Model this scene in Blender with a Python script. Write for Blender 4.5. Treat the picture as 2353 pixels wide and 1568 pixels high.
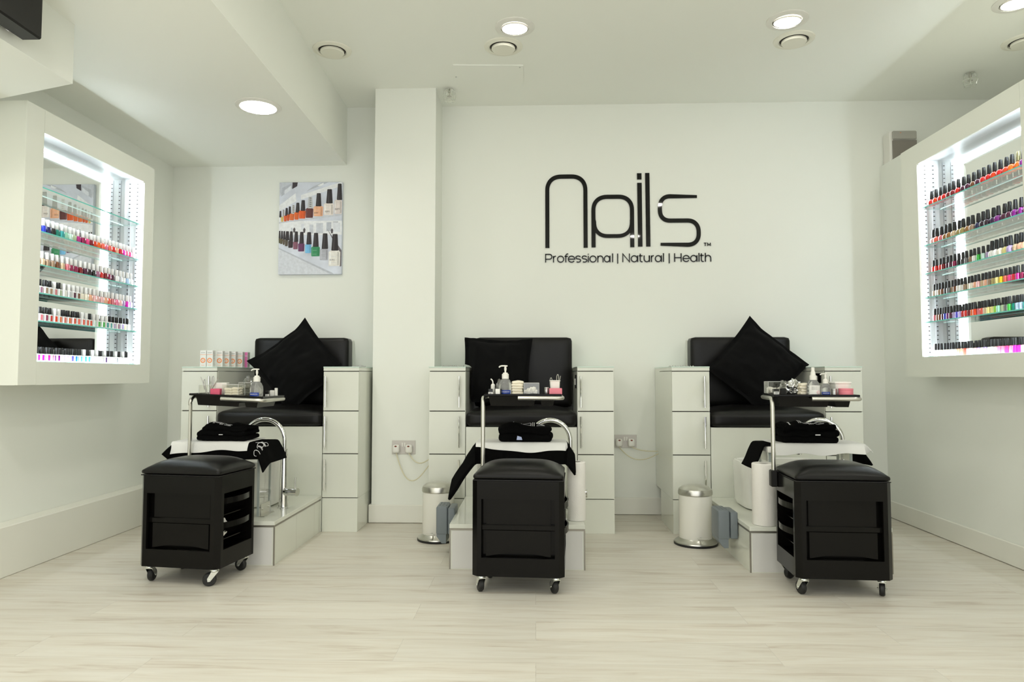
import bpy, bmesh, math, random
from math import pi, sin, cos, radians as R
from mathutils import Vector as V, Matrix as M, noise as NZ

for o in list(bpy.data.objects):
    bpy.data.objects.remove(o)
SC = bpy.context.scene
COL = SC.collection
random.seed(7)

# ------------------------------------------------------------------ camera, world, exposure
cam = bpy.data.cameras.new('camera')
cam.sensor_width = 36.0
cam.lens = 1600.0 / 2353.0 * 36.0
cam.clip_start = 0.05
co = bpy.data.objects.new('camera', cam)
COL.objects.link(co)
co.location = (0, 0, 0.92)
co.rotation_euler = (R(90 + 2.861), 0, R(1.915))
SC.camera = co

w = bpy.data.worlds.new('world')
SC.world = w
w.use_nodes = True
wb = w.node_tree.nodes['Background']
wb.inputs[0].default_value = (0.99, 1.0, 0.985, 1)      # unseen frontal fill, added to brighten the room through its open front
wb.inputs[1].default_value = 1.85

SC.view_settings.view_transform = 'Standard'
SC.view_settings.look = 'None'
SC.view_settings.gamma = 1
SC.view_settings.use_curve_mapping = False
SC.view_settings.exposure = -0.03
SC.cycles.max_bounces = 9
SC.cycles.diffuse_bounces = 5
SC.cycles.glossy_bounces = 4
SC.cycles.transmission_bounces = 6
SC.cycles.transparent_max_bounces = 14
SC.cycles.caustics_reflective = False
SC.cycles.caustics_refractive = False
SC.cycles.sample_clamp_indirect = 4.0
SC.cycles.use_denoising = True

LAMP = 48.0         # radiance of the ceiling lamp diffusers near the seats
LAMP_FRONT = 138.0  # and of those further forward
LED = 38.0          # radiance of the strips in the displays

# ------------------------------------------------------------------ materials
MATS = {}
def pmat(name, col, rough=0.5, metal=0.0, coat=0.0, trans=0.0, ior=1.45, spec=0.5, emit=None, es=0.0, bump=None, sheen=0.0, var=None):
    """Principled material; bump=(scale, strength), var=(scale, amount) adds a faint tone variation."""
    if name in MATS:
        return MATS[name]
    m = bpy.data.materials.new(name)
    m.use_nodes = True
    nt = m.node_tree
    b = nt.nodes['Principled BSDF']
    b.inputs['Base Color'].default_value = (*col, 1)
    b.inputs['Roughness'].default_value = rough
    b.inputs['Metallic'].default_value = metal
    b.inputs['Coat Weight'].default_value = coat
    b.inputs['Coat Roughness'].default_value = 0.05
    b.inputs['Transmission Weight'].default_value = trans
    b.inputs['IOR'].default_value = ior
    b.inputs['Specular IOR Level'].default_value = spec
    b.inputs['Sheen Weight'].default_value = sheen
    if emit:
        b.inputs['Emission Color'].default_value = (*emit, 1)
        b.inputs['Emission Strength'].default_value = es
    if bump or var:
        tc = nt.nodes.new('ShaderNodeTexCoord')
    if bump:
        n = nt.nodes.new('ShaderNodeTexNoise')
        n.inputs['Scale'].default_value = bump[0]
        n.inputs['Detail'].default_value = 3
        bp = nt.nodes.new('ShaderNodeBump')
        bp.inputs['Strength'].default_value = bump[1]
        bp.inputs['Distance'].default_value = 0.01
        nt.links.new(tc.outputs['Object'], n.inputs['Vector'])
        nt.links.new(n.outputs['Fac'], bp.inputs['Height'])
        nt.links.new(bp.outputs['Normal'], b.inputs['Normal'])
    if var:
        n2 = nt.nodes.new('ShaderNodeTexNoise')
        n2.inputs['Scale'].default_value = var[0]
        n2.inputs['Detail'].default_value = 4
        mr = nt.nodes.new('ShaderNodeMapRange')
        mr.inputs['From Min'].default_value = 0.3
        mr.inputs['From Max'].default_value = 0.7
        mr.inputs['To Min'].default_value = 1 - var[1]
        mr.inputs['To Max'].default_value = 1 + var[1]
        mx = nt.nodes.new('ShaderNodeMix')
        mx.data_type = 'RGBA'
        mx.blend_type = 'MULTIPLY'
        mx.inputs[0].default_value = 1.0
        mx.inputs[6].default_value = (*col, 1)
        nt.links.new(tc.outputs['Object'], n2.inputs['Vector'])
        nt.links.new(n2.outputs['Fac'], mr.inputs['Value'])
        nt.links.new(mr.outputs[0], mx.inputs[7])
        nt.links.new(mx.outputs[2], b.inputs['Base Color'])
    MATS[name] = m
    return m

def thinglass(name, tint, refl=1.0, rough=0.0):
    """Thin clear sheet: straight-through transparency with a Fresnel reflection."""
    m = bpy.data.materials.new(name)
    m.use_nodes = True
    nt = m.node_tree
    nt.nodes.remove(nt.nodes['Principled BSDF'])
    out = nt.nodes['Material Output']
    t = nt.nodes.new('ShaderNodeBsdfTransparent')
    t.inputs[0].default_value = (*tint, 1)
    g = nt.nodes.new('ShaderNodeBsdfGlossy')
    g.inputs['Color'].default_value = (1, 1, 1, 1)
    g.inputs['Roughness'].default_value = rough
    f = nt.nodes.new('ShaderNodeLayerWeight')
    f.inputs['Blend'].default_value = 0.5
    pw = nt.nodes.new('ShaderNodeMath')
    pw.operation = 'POWER'
    pw.inputs[1].default_value = 5.0
    nt.links.new(f.outputs['Facing'], pw.inputs[0])
    mu = nt.nodes.new('ShaderNodeMath')
    mu.operation = 'MULTIPLY_ADD'
    mu.inputs[1].default_value = min(1.0, 0.9 * refl)
    mu.inputs[2].default_value = min(0.5, 0.04 * refl)
    mx = nt.nodes.new('ShaderNodeMixShader')
    nt.links.new(pw.outputs[0], mu.inputs[0])
    nt.links.new(mu.outputs[0], mx.inputs[0])
    nt.links.new(t.outputs[0], mx.inputs[1])
    nt.links.new(g.outputs[0], mx.inputs[2])
    nt.links.new(mx.outputs[0], out.inputs[0])
    MATS[name] = m
    return m

def emat(name, col, s):
    m = bpy.data.materials.new(name)
    m.use_nodes = True
    nt = m.node_tree
    nt.nodes.remove(nt.nodes['Principled BSDF'])
    e = nt.nodes.new('ShaderNodeEmission')
    e.inputs[0].default_value = (*col, 1)
    e.inputs[1].default_value = s
    nt.links.new(e.outputs[0], nt.nodes['Material Output'].inputs[0])
    MATS[name] = m
    return m

def floor_mat():
    m = bpy.data.materials.new('floor_planks')
    m.use_nodes = True
    nt = m.node_tree
    L = nt.links.new
    b = nt.nodes['Principled BSDF']
    tc = nt.nodes.new('ShaderNodeTexCoord')
    br = nt.nodes.new('ShaderNodeTexBrick')
    br.offset = 0.37
    br.inputs['Color1'].default_value = (0.0, 0.0, 0.0, 1)
    br.inputs['Color2'].default_value = (1, 1, 1, 1)
    br.inputs['Mortar'].default_value = (0.5, 0.5, 0.5, 1)
    br.inputs['Scale'].default_value = 1
    br.inputs['Mortar Size'].default_value = 0.0012
    br.inputs['Bias'].default_value = 0.0
    br.inputs['Brick Width'].default_value = 1.25
    br.inputs['Row Height'].default_value = 0.19
    L(tc.outputs['Object'], br.inputs['Vector'])
    # grain stretched along the planks (world X)
    mp = nt.nodes.new('ShaderNodeMapping')
    mp.inputs['Scale'].default_value = (1.3, 15, 1)
    L(tc.outputs['Object'], mp.inputs['Vector'])
    ofs = nt.nodes.new('ShaderNodeVectorMath')
    ofs.operation = 'ADD'
    L(mp.outputs[0], ofs.inputs[0])
    sc3 = nt.nodes.new('ShaderNodeVectorMath')
    sc3.operation = 'SCALE'
    sc3.inputs['Scale'].default_value = 13.0
    L(br.outputs['Color'], sc3.inputs[0])
    L(sc3.outputs[0], ofs.inputs[1])
    n1 = nt.nodes.new('ShaderNodeTexNoise')
    n1.inputs['Scale'].default_value = 1.6
    n1.inputs['Detail'].default_value = 7
    n1.inputs['Roughness'].default_value = 0.62
    n1.inputs['Distortion'].default_value = 0.9
    L(ofs.outputs[0], n1.inputs['Vector'])
    mp2 = nt.nodes.new('ShaderNodeMapping')
    mp2.inputs['Scale'].default_value = (4, 90, 1)
    L(tc.outputs['Object'], mp2.inputs['Vector'])
    n2 = nt.nodes.new('ShaderNodeTexNoise')
    n2.inputs['Scale'].default_value = 1.5
    n2.inputs['Detail'].default_value = 3
    L(mp2.outputs[0], n2.inputs['Vector'])
    cr = nt.nodes.new('ShaderNodeValToRGB')
    e = cr.color_ramp.elements
    e[0].position, e[0].color = 0.27, (0.515, 0.450, 0.372, 1)
    e[1].position, e[1].color = 0.60, (0.700, 0.672, 0.600, 1)
    k = e.new(0.43)
    k.color = (0.645, 0.604, 0.522, 1)
    L(n1.outputs['Fac'], cr.inputs['Fac'])
    mr = nt.nodes.new('ShaderNodeMapRange')
    mr.inputs['To Min'].default_value = 0.93
    mr.inputs['To Max'].default_value = 1.05
    L(n2.outputs['Fac'], mr.inputs['Value'])
    mr2 = nt.nodes.new('ShaderNodeMapRange')
    mr2.inputs['To Min'].default_value = 0.96
    mr2.inputs['To Max'].default_value = 1.03
    L(br.outputs['Color'], mr2.inputs['Value'])
    mm = nt.nodes.new('ShaderNodeMath')
    mm.operation = 'MULTIPLY'
    L(mr.outputs[0], mm.inputs[0])
    L(mr2.outputs[0], mm.inputs[1])
    seam = nt.nodes.new('ShaderNodeMapRange')
    seam.inputs['To Min'].default_value = 1.0
    seam.inputs['To Max'].default_value = 0.86
    L(br.outputs['Fac'], seam.inputs['Value'])
    m2 = nt.nodes.new('ShaderNodeMath')
    m2.operation = 'MULTIPLY'
    L(mm.outputs[0], m2.inputs[0])
    L(seam.outputs[0], m2.inputs[1])
    mx = nt.nodes.new('ShaderNodeMix')
    mx.data_type = 'RGBA'
    mx.blend_type = 'MULTIPLY'
    mx.inputs[0].default_value = 1
    L(cr.outputs[0], mx.inputs[6])
    L(m2.outputs[0], mx.inputs[7])
    L(mx.outputs[2], b.inputs['Base Color'])
    b.inputs['Roughness'].default_value = 0.42
    b.inputs['Specular IOR Level'].default_value = 0.35
    MATS['floor'] = m
    return m

WALL = pmat('wall_paint', (0.850, 0.868, 0.815), 0.85, spec=0.25, bump=(260, 0.02))
CEIL = pmat('ceiling_paint', (0.915, 0.930, 0.875), 0.9, spec=0.2)
TRIM = pmat('trim_gloss', (0.820, 0.818, 0.750), 0.45)
FLOOR = floor_mat()
GLOSS = pmat('white_gloss_board', (0.745, 0.762, 0.680), 0.14, coat=0.25)
SATIN = pmat('white_satin_board', (0.830, 0.848, 0.775), 0.35)
INNER = pmat('display_inner_board', (0.86, 0.89, 0.90), 0.25)
GAP = pmat('shadow_gap', (0.06, 0.055, 0.05), 0.8)  # near-black colour standing in for the shade inside gaps, recesses and slots
VINYL = pmat('black_vinyl', (0.0050, 0.0047, 0.0043), 0.32, spec=0.28, bump=(420, 0.06))
PLAST = pmat('black_plastic', (0.0040, 0.0037, 0.0032), 0.15, spec=0.20)
PLASTM = pmat('black_matt_plastic', (0.008, 0.0075, 0.007), 0.42, spec=0.35)
RUBBER = pmat('black_rubber', (0.012, 0.012, 0.012), 0.5)
FABRIC = pmat('black_cotton', (0.0050, 0.0050, 0.0052), 0.95, spec=0.1, bump=(700, 0.12), sheen=0.02)
TERRY = pmat('black_terry', (0.0045, 0.0045, 0.0045), 1.0, spec=0.05, bump=(900, 0.6))
CHROME = pmat('chrome', (0.80, 0.80, 0.78), 0.07, metal=1)
STEEL = pmat('brushed_steel', (0.62, 0.61, 0.56), 0.28, metal=1)
ALU = pmat('aluminium', (0.55, 0.55, 0.54), 0.35, metal=1)
ZINC = pmat('zinc_plate', (0.82, 0.84, 0.80), 0.22, metal=1)
GREYP = pmat('grey_plastic', (0.16, 0.185, 0.20), 0.42)
WHITEP = pmat('white_plastic', (0.82, 0.81, 0.76), 0.30)
WPAPER = pmat('white_paper', (0.80, 0.80, 0.77), 0.9, spec=0.1, bump=(140, 0.1))
TISSUE = pmat('tissue_roll', (0.85, 0.83, 0.79), 0.95, spec=0.1, bump=(260, 0.2))
CARD = pmat('card_tube', (0.34, 0.27, 0.19), 0.9)
COTTON = pmat('cream_cotton', (0.86, 0.80, 0.66), 0.95, spec=0.1, bump=(200, 0.3))
WCOTTON = pmat('white_cotton', (0.88, 0.86, 0.80), 0.95, spec=0.1, bump=(260, 0.5))
PINK = pmat('pink_plastic', (0.62, 0.09, 0.17), 0.25)
PINKP = pmat('pale_pink_block', (0.76, 0.22, 0.28), 0.45)
ROSE = pmat('rose_print', (0.80, 0.22, 0.50), 0.4)
ORANGE = pmat('orange_print', (0.85, 0.30, 0.12), 0.5)
GREYPR = pmat('grey_print', (0.42, 0.42, 0.40), 0.6)
DARKPR = pmat('dark_print', (0.05, 0.05, 0.05), 0.6)
CARTON = pmat('white_carton', (0.83, 0.82, 0.79), 0.45)
BLUE = pmat('blue_label', (0.012, 0.045, 0.30), 0.35)
WPRINT = pmat('white_print', (0.80, 0.80, 0.82), 0.6)
THREAD = pmat('white_thread', (0.75, 0.75, 0.75), 0.8)
INK = pmat('black_acrylic', (0.006, 0.006, 0.0055), 0.03, spec=0.3)
REDWIN = pmat('red_brown_window', (0.20, 0.045, 0.02), 0.25)
SILVERSOCK = pmat('socket_plate', (0.60, 0.57, 0.54), 0.38)
CORD = pmat('cream_cord', (0.70, 0.66, 0.48), 0.5)
MIRROR = pmat('mirror', (0.93, 0.95, 0.94), 0.0, metal=1)
GLASS = thinglass('clear_glass', (0.965, 0.985, 0.98))
CLEARP = thinglass('clear_plastic', (0.955, 0.955, 0.94), 1.3)
FOIL = thinglass('crinkled_film', (0.80, 0.80, 0.78), 3.2, 0.12)
GEDGE = pmat('green_glass_edge', (0.16, 0.62, 0.55), 0.15, spec=0.6)
PEDGE = pmat('pale_glass_edge', (0.58, 0.78, 0.74), 0.2, spec=0.6)
GTOP = pmat('green_glass_top', (0.62, 0.76, 0.68), 0.05, spec=0.5)
GELM = pmat('clear_gel', (0.93, 0.94, 0.93), 0.04, trans=0.78, ior=1.25)
GREYPANEL = pmat('grey_panel', (0.22, 0.20, 0.175), 0.4)
LENS = emat('lamp_diffuser', (1.0, 0.965, 0.88), LAMP)
LENSF = emat('lamp_diffuser_forward', (1.0, 0.965, 0.88), LAMP_FRONT)
LEDM = emat('led_strip_light', (0.86, 0.95, 1.0), LED)
CREAM = pmat('cream_plastic', (0.84, 0.83, 0.73), 0.45)
TRIMB = pmat('brown_edge', (0.30, 0.24, 0.17), 0.5)

# ------------------------------------------------------------------ mesh builder
class MB:
    def __init__(s):
        s.bm = bmesh.new()
        s.mi = 0
        s.soft = False
    def mat(s, i):
        s.mi = i
        return s
    def _f(s, vs, smooth=False):
        try:
            f = s.bm.faces.new(vs)
        except ValueError:
            return None
        f.material_index = s.mi
        f.smooth = smooth
        return f
    def box(s, x0, x1, y0, y1, z0, z1, bev=0.0, seg=1, X=None):
        vs = [s.bm.verts.new((x, y, z)) for x in (x0, x1) for y in (y0, y1) for z in (z0, z1)]
        fs = [s._f([vs[i] for i in q]) for q in ((0, 1, 3, 2), (4, 6, 7, 5), (0, 4, 5, 1), (2, 3, 7, 6), (0, 2, 6, 4), (1, 5, 7, 3))]
        allv = vs
        if bev > 0:
            es = list({e for f in fs for e in f.edges})
            r = bmesh.ops.bevel(s.bm, geom=es, offset=bev, segments=seg, profile=0.5, affect='EDGES')
            for f in r['faces']:
                f.material_index = s.mi
            allv = list({v for f in r['faces'] for v in f.verts})
        if X is not None:
            bmesh.ops.transform(s.bm, matrix=X, verts=allv)
        return s
    def prism(s, pts, z0, z1, axis='z', X=None):
        """Polygon pts extruded: axis z -> (x,y), y -> (x,z), x -> (y,z)."""
        def mk(p, t):
            return {'z': (p[0], p[1], t), 'y': (p[0], t, p[1]), 'x': (t, p[0], p[1])}[axis]
        a = [s.bm.verts.new(mk(p, z0)) for p in pts]
        b = [s.bm.verts.new(mk(p, z1)) for p in pts]
        n = len(pts)
        fs = [s._f(a[::-1]), s._f(b)]
        for i in range(n):
            fs.append(s._f([a[i], a[(i + 1) % n], b[(i + 1) % n], b[i]]))
        bmesh.ops.recalc_face_normals(s.bm, faces=[f for f in fs if f])
        if X is not None:
            bmesh.ops.transform(s.bm, matrix=X, verts=a + b)
        return s
    def lathe(s, prof, c=(0, 0, 0), n=24, X=None, smooth=True, cap=True, power=None):
        """prof: list of (r, z) revolved about z at c. power: superellipse exponent for squarish sections."""
        rings = []
        allv = []
        for r, z in prof:
            ring = []
            for i in range(n):
                a = 2 * pi * i / n + (pi / n if power else 0)
                ca, sa = cos(a), sin(a)
                k = 1.0
                if power:
                    k = 1.0 / ((abs(ca) ** power + abs(sa) ** power) ** (1.0 / power))
                ring.append(s.bm.verts.new((c[0] + r * k * ca, c[1] + r * k * sa, c[2] + z)))
            rings.append(ring)
            allv += ring
        fs = []
        for a, b in zip(rings, rings[1:]):
            for i in range(n):
                fs.append(s._f([a[i], a[(i + 1) % n], b[(i + 1) % n], b[i]], smooth))
        if cap:
            fs.append(s._f(rings[0][::-1]))
            fs.append(s._f(rings[-1]))
        bmesh.ops.recalc_face_normals(s.bm, faces=[f for f in fs if f])
        if X is not None:
            bmesh.ops.transform(s.bm, matrix=X, verts=allv)
        return s
    def cyl(s, p0, p1, r, n=14, r1=None):
        return s.tube([p0, p1], r, n, r1=r1)
    def tube(s, pts, r, n=14, closed=False, r1=None, smooth=True):
        pts = [V(p) for p in pts]
        k = len(pts)
        rings = []
        t0 = (pts[1] - pts[0]).normalized()
        up = V((0, 0, 1)) if abs(t0.z) < 0.9 else V((1, 0, 0))
        nrm = t0.cross(up).normalized()
        for i, p in enumerate(pts):
            if closed:
                t = (pts[(i + 1) % k] - pts[i - 1]).normalized()
            elif i == 0:
                t = (pts[1] - p).normalized()
            elif i == k - 1:
                t = (p - pts[i - 1]).normalized()
            else:
                t = ((pts[i + 1] - p).normalized() + (p - pts[i - 1]).normalized()).normalized()
            nrm = (nrm - t * nrm.dot(t)).normalized()
            bn = t.cross(nrm)
            rr = r if r1 is None else r + (r1 - r) * i / (k - 1)
            rings.append([s.bm.verts.new(p + nrm * (rr * cos(2 * pi * j / n)) + bn * (rr * sin(2 * pi * j / n))) for j in range(n)])
        fs = []
        prs = list(zip(rings, rings[1:]))
        if closed:
            prs.append((rings[-1], rings[0]))
        for a, b in prs:
            for j in range(n):
                fs.append(s._f([a[j], a[(j + 1) % n], b[(j + 1) % n], b[j]], smooth))
        if not closed:
            fs.append(s._f(rings[0][::-1]))
            fs.append(s._f(rings[-1]))
        bmesh.ops.recalc_face_normals(s.bm, faces=[f for f in fs if f])
        return s
    def grid(s, fn, nu, nv, smooth=True):
        """fn(a,b) with a,b in 0..1 -> point"""
        g = [[s.bm.verts.new(fn(i / nu, j / nv)) for j in range(nv + 1)] for i in range(nu + 1)]
        for i in range(nu):
            for j in range(nv):
                s._f([g[i][j], g[i + 1][j], g[i + 1][j + 1], g[i][j + 1]], smooth)
        return g
    def sheet(s, fn, nu, nv, th):
        """A cloth-like sheet of thickness th around fn(a,b): closed, smooth."""
        P = [[V(fn(i / nu, j / nv)) for j in range(nv + 1)] for i in range(nu + 1)]
        def nr(i, j):
            du = P[min(i + 1, nu)][j] - P[max(i - 1, 0)][j]
            dv = P[i][min(j + 1, nv)] - P[i][max(j - 1, 0)]
            n = du.cross(dv)
            return n.normalized() if n.length > 1e-12 else V((0, 0, 1))
        top = [[None] * (nv + 1) for _ in range(nu + 1)]
        bot = [[None] * (nv + 1) for _ in range(nu + 1)]
        for i in range(nu + 1):
            for j in range(nv + 1):
                n = nr(i, j)
                top[i][j] = s.bm.verts.new(P[i][j] + n * th / 2)
                bot[i][j] = s.bm.verts.new(P[i][j] - n * th / 2)
        for i in range(nu):
            for j in range(nv):
                s._f([top[i][j], top[i + 1][j], top[i + 1][j + 1], top[i][j + 1]], True)
                s._f([bot[i][j + 1], bot[i + 1][j + 1], bot[i + 1][j], bot[i][j]], True)
        for i in range(nu):
            s._f([top[i + 1][0], top[i][0], bot[i][0], bot[i + 1][0]], True)
            s._f([top[i][nv], top[i + 1][nv], bot[i + 1][nv], bot[i][nv]], True)
        for j in range(nv):
            s._f([top[0][j], top[0][j + 1], bot[0][j + 1], bot[0][j]], True)
            s._f([top[nu][j + 1], top[nu][j], bot[nu][j], bot[nu][j + 1]], True)
        return s
    def puff(s, x0, x1, y0, y1, z0, z1, r=0.012, crown=0.0, n=14, side=0.0, ex=2.0, X=None, nz=0.0, ns=9.0, front=0.0, bulge=0.0):
        """Upholstered block: rounded box with a crowned top (crown), a crowned -y face (front) and bulging sides."""
        cx, cy, cz = (x0 + x1) / 2, (y0 + y1) / 2, (z0 + z1) / 2
        hx, hy, hz = (x1 - x0) / 2, (y1 - y0) / 2, (z1 - z0) / 2
        s.soft = True
        seen = {}
        def vert(a, b, c):
            key = (round(a, 5), round(b, 5), round(c, 5))
            if key in seen:
                return seen[key]
            p = V((a * hx, b * hy, c * hz))
            q = V((max(-hx + r, min(hx - r, p.x)), max(-hy + r, min(hy - r, p.y)), max(-hz + r, min(hz - r, p.z))))
            d = p - q
            if d.length > 1e-9:
                p = q + d.normalized() * r
            ua, ub, uc = min(1, abs(p.x) / hx), min(1, abs(p.y) / hy), min(1, abs(p.z) / hz)
            wgt = (p.z / hz + 1) / 2
            p.z += crown * (1 - ua ** ex) * (1 - ub ** ex) * wgt
            if front:
                p.y -= front * (1 - ua ** ex) * (1 - uc ** ex) * max(0, -p.y / hy)
            if side:
                p.x *= 1 + side * (1 - uc ** 2)
                p.y *= 1 + side * (1 - uc ** 2)
            p += V((cx, cy, cz))
            if nz:
                k = NZ.noise_vector(p * ns)
                p += k * nz
            if X is not None:
                p = X @ p
            v = s.bm.verts.new(p)
            seen[key] = v
            return v
        def sp(i):
            t = -1 + 2 * i / n
            return math.copysign(abs(t) ** 0.75, t)   # denser toward the edges
        T = [sp(i) for i in range(n + 1)]
        fs = []
        for ax in range(3):
            for sg in (-1, 1):
                for i in range(n):
                    for j in range(n):
                        q = []
                        for (u, v) in ((T[i], T[j]), (T[i + 1], T[j]), (T[i + 1], T[j + 1]), (T[i], T[j + 1])):
                            a = [0, 0, 0]
                            a[ax] = sg
                            a[(ax + 1) % 3] = u
                            a[(ax + 2) % 3] = v
                            q.append(vert(*a))
                        if sg < 0:
                            q = q[::-1]
                        if len(set(q)) == 4:
                            fs.append(s._f(q, True))
        return s
    def stroke(s, pts, hw, fmap, closed=False, th=1.0, hws=None):
        """2D path widened by hw, mapped by fmap(u, v, d): d=0 back, d=th front."""
        P = [V((p[0], p[1])) for p in pts]
        k = len(P)
        Lf, Rt = [], []
        for i in range(k):
            if closed:
                a, b, c = P[i - 1], P[i], P[(i + 1) % k]
            else:
                a, b, c = P[max(0, i - 1)], P[i], P[min(k - 1, i + 1)]
            d1 = (b - a).normalized() if (b - a).length > 1e-9 else (c - b).normalized()
            d2 = (c - b).normalized() if (c - b).length > 1e-9 else d1
            t = (d1 + d2)
            t = t.normalized() if t.length > 1e-6 else d1
            nn = V((-t.y, t.x))
            n1 = V((-d1.y, d1.x))
            m = 1.0 / max(0.5, nn.dot(n1))
            h = (hws[i] if hws else hw) * m
            Lf.append(b + nn * h)
            Rt.append(b - nn * h)
        mk = lambda q, d: s.bm.verts.new(fmap(q.x, q.y, d))
        LF = [mk(q, th) for q in Lf]
        RF = [mk(q, th) for q in Rt]
        LB = [mk(q, 0) for q in Lf]
        RB = [mk(q, 0) for q in Rt]
        fs = []
        rng = range(k) if closed else range(k - 1)
        for i in rng:
            j = (i + 1) % k
            fs += [s._f([LF[i], LF[j], RF[j], RF[i]]), s._f([LB[j], LB[i], RB[i], RB[j]]),
                   s._f([LF[j], LF[i], LB[i], LB[j]]), s._f([RF[i], RF[j], RB[j], RB[i]])]
        if not closed:
            fs += [s._f([LF[0], RF[0], RB[0], LB[0]]), s._f([RF[-1], LF[-1], LB[-1], RB[-1]])]
        bmesh.ops.recalc_face_normals(s.bm, faces=[f for f in fs if f])
        return s
    def poly(s, pts):
        return s._f([s.bm.verts.new(p) for p in pts])

TW = {}      # world matrix of each empty
def kind(o, k):
    o['kind'] = k
    return o
def tag(o, label, cat, group=None):
    o['label'] = label
    o['category'] = cat
    if group:
        o['group'] = group
    return o
def thing(name, label, cat, loc=(0, 0, 0), rz=0.0, group=None):
    o = bpy.data.objects.new(name, None)
    o.empty_display_size = 0.05
    COL.objects.link(o)
    o.location = loc
    o.rotation_euler = (0, 0, rz)
    TW[o.name] = M.Translation(loc) @ M.Rotation(rz, 4, 'Z')
    return tag(o, label, cat, group)
def obj(name, mb, mats, parent=None, local=False, label=None, sharp=28, loc=None):
    """Link mb as ONE mesh object. Coordinates are world unless local."""
    me = bpy.data.meshes.new(name)
    mtx = M.Identity(4)
    if parent is not None and not local:
        mtx = TW[parent.name].inverted()
    if loc is not None:
        mtx = M.Translation(-V(loc))
    mb.bm.transform(mtx)
    mb.bm.to_mesh(me)
    mb.bm.free()
    if not isinstance(mats, (list, tuple)):
        mats = [mats]
    for m in mats:
        me.materials.append(m)
    for p in me.polygons:
        p.use_smooth = True
    me.set_sharp_from_angle(angle=R(70 if mb.soft else sharp))
    o = bpy.data.objects.new(name, me)
    COL.objects.link(o)
    if parent is not None:
        o.parent = parent
        TW[o.name] = TW.get(parent.name, M.Identity(4))
    elif loc is not None:
        o.location = loc
        TW[o.name] = M.Translation(loc)
    else:
        TW[o.name] = M.Identity(4)
    if label:
        o['label'] = label
    return o
def struct(name, mb, m):
    return kind(obj(name, mb, m), 'structure')
def dup(root, loc, rz=None, label=None, name=None):
    """Copy of a thing with copies of its parts and sub-parts."""
    r = root.copy()
    COL.objects.link(r)
    r.location = loc
    if rz is not None:
        r.rotation_euler = (0, 0, rz)
    if label:
        r['label'] = label
    TW[r.name] = M.Translation(loc) @ M.Rotation(r.rotation_euler[2], 4, 'Z')
    for ch in list(root.children):
        c = ch.copy()
        COL.objects.link(c)
        c.parent = r
        for g in list(ch.children):
            d = g.copy()
            COL.objects.link(d)
            d.parent = c
    return r

def text_mb(s, size, X, extr=0.0004):
    """Text as a mesh: built flat in XY (u right, v up), centred, then moved by X."""
    cu = bpy.data.curves.new('lettering', 'FONT')
    cu.body = s
    cu.size = size
    cu.align_x = 'CENTER'
    cu.align_y = 'CENTER'
    cu.extrude = extr
    cu.resolution_u = 3
    t = bpy.data.objects.new('lettering', cu)
    COL.objects.link(t)
    me = bpy.data.meshes.new_from_object(t.evaluated_get(bpy.context.evaluated_depsgraph_get()))
    bpy.data.objects.remove(t)
    bpy.data.curves.remove(cu)
    mb = MB()
    mb.bm.from_mesh(me)
    bpy.data.meshes.remove(me)
    for f in mb.bm.faces:
        f.material_index = 0
    mb.bm.transform(X)
    return mb
FACE = M.Rotation(pi / 2, 4, 'X')      # text plane facing -Y

# ------------------------------------------------------------------ room shell
YB = 4.695          # back wall
ZC = 2.775          # main ceiling
ZL = 2.37           # lower ceiling on the left
XL = -2.51          # left wall
XR = 2.315          # right boxed-out wall
XRR = 3.25          # wall beyond it
YF = -1.5           # unseen opening behind the camera, set close to let more fill light in
struct('floor', MB().box(XL - 0.1, XRR + 0.1, YF, YB + 0.1, -0.1, 0), FLOOR)
struct('ceiling', MB().box(XL - 0.1, XRR + 0.1, YF, YB + 0.1, ZC, ZC + 0.1), CEIL)
struct('wall_back', MB().box(XL - 0.1, XRR + 0.1, YB, YB + 0.1, 0, ZC), WALL)
struct('wall_left', MB().box(XL - 0.1, XL, YF, YB, 0, ZC), WALL)
struct('wall_right', MB().box(XRR, XRR + 0.1, YF, YB, 0, ZC), WALL)
struct('trim_1', MB().box(XR, XRR, YF, YB, 0, 2.32), WALL)                    # boxed-out lower wall on the right
bx = lambda y: -1.297 + 0.0223 * (YB - y)
struct('trim_2', MB().prism([(XL, YF), (bx(YF), YF), (bx(YB), YB), (XL, YB)], ZL, ZC), CEIL)   # dropped ceiling on the left
struct('trim_3', MB().box(-1.03, -0.637, 4.385, YB, 0, ZC), WALL)            # pilaster
struct('trim_4', MB().prism([(XL, 0.4), (-1.90, 0.4), (-1.90, 2.746), (XL, 2.95)], 2.12, ZL), WALL)  # boxing over the near end of the left wall
struct('baseboard_left', MB().box(XL, -2.42, YF, YB, 0, 0.232, 0.004), TRIM)
struct('baseboard_right', MB().box(2.30, XR, YF, YB - 0.016, 0.002, 0.112, 0.004), TRIM)
b = MB()
b.box(XL + 0.09, -1.03, YB - 0.016, YB, 0.002, 0.114, 0.004)
b.box(-1.046, -0.621, 4.37, 4.385, 0.002, 0.114, 0.004)
b.box(-1.046, -1.03, 4.385, YB - 0.016, 0.002, 0.114, 0.004)
b.box(-0.637, -0.621, 4.385, YB - 0.016, 0.002, 0.114, 0.004)
b.box(-0.621, XR, YB - 0.016, YB, 0.002, 0.114, 0.004)
struct('baseboard_back', b, TRIM)

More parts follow.
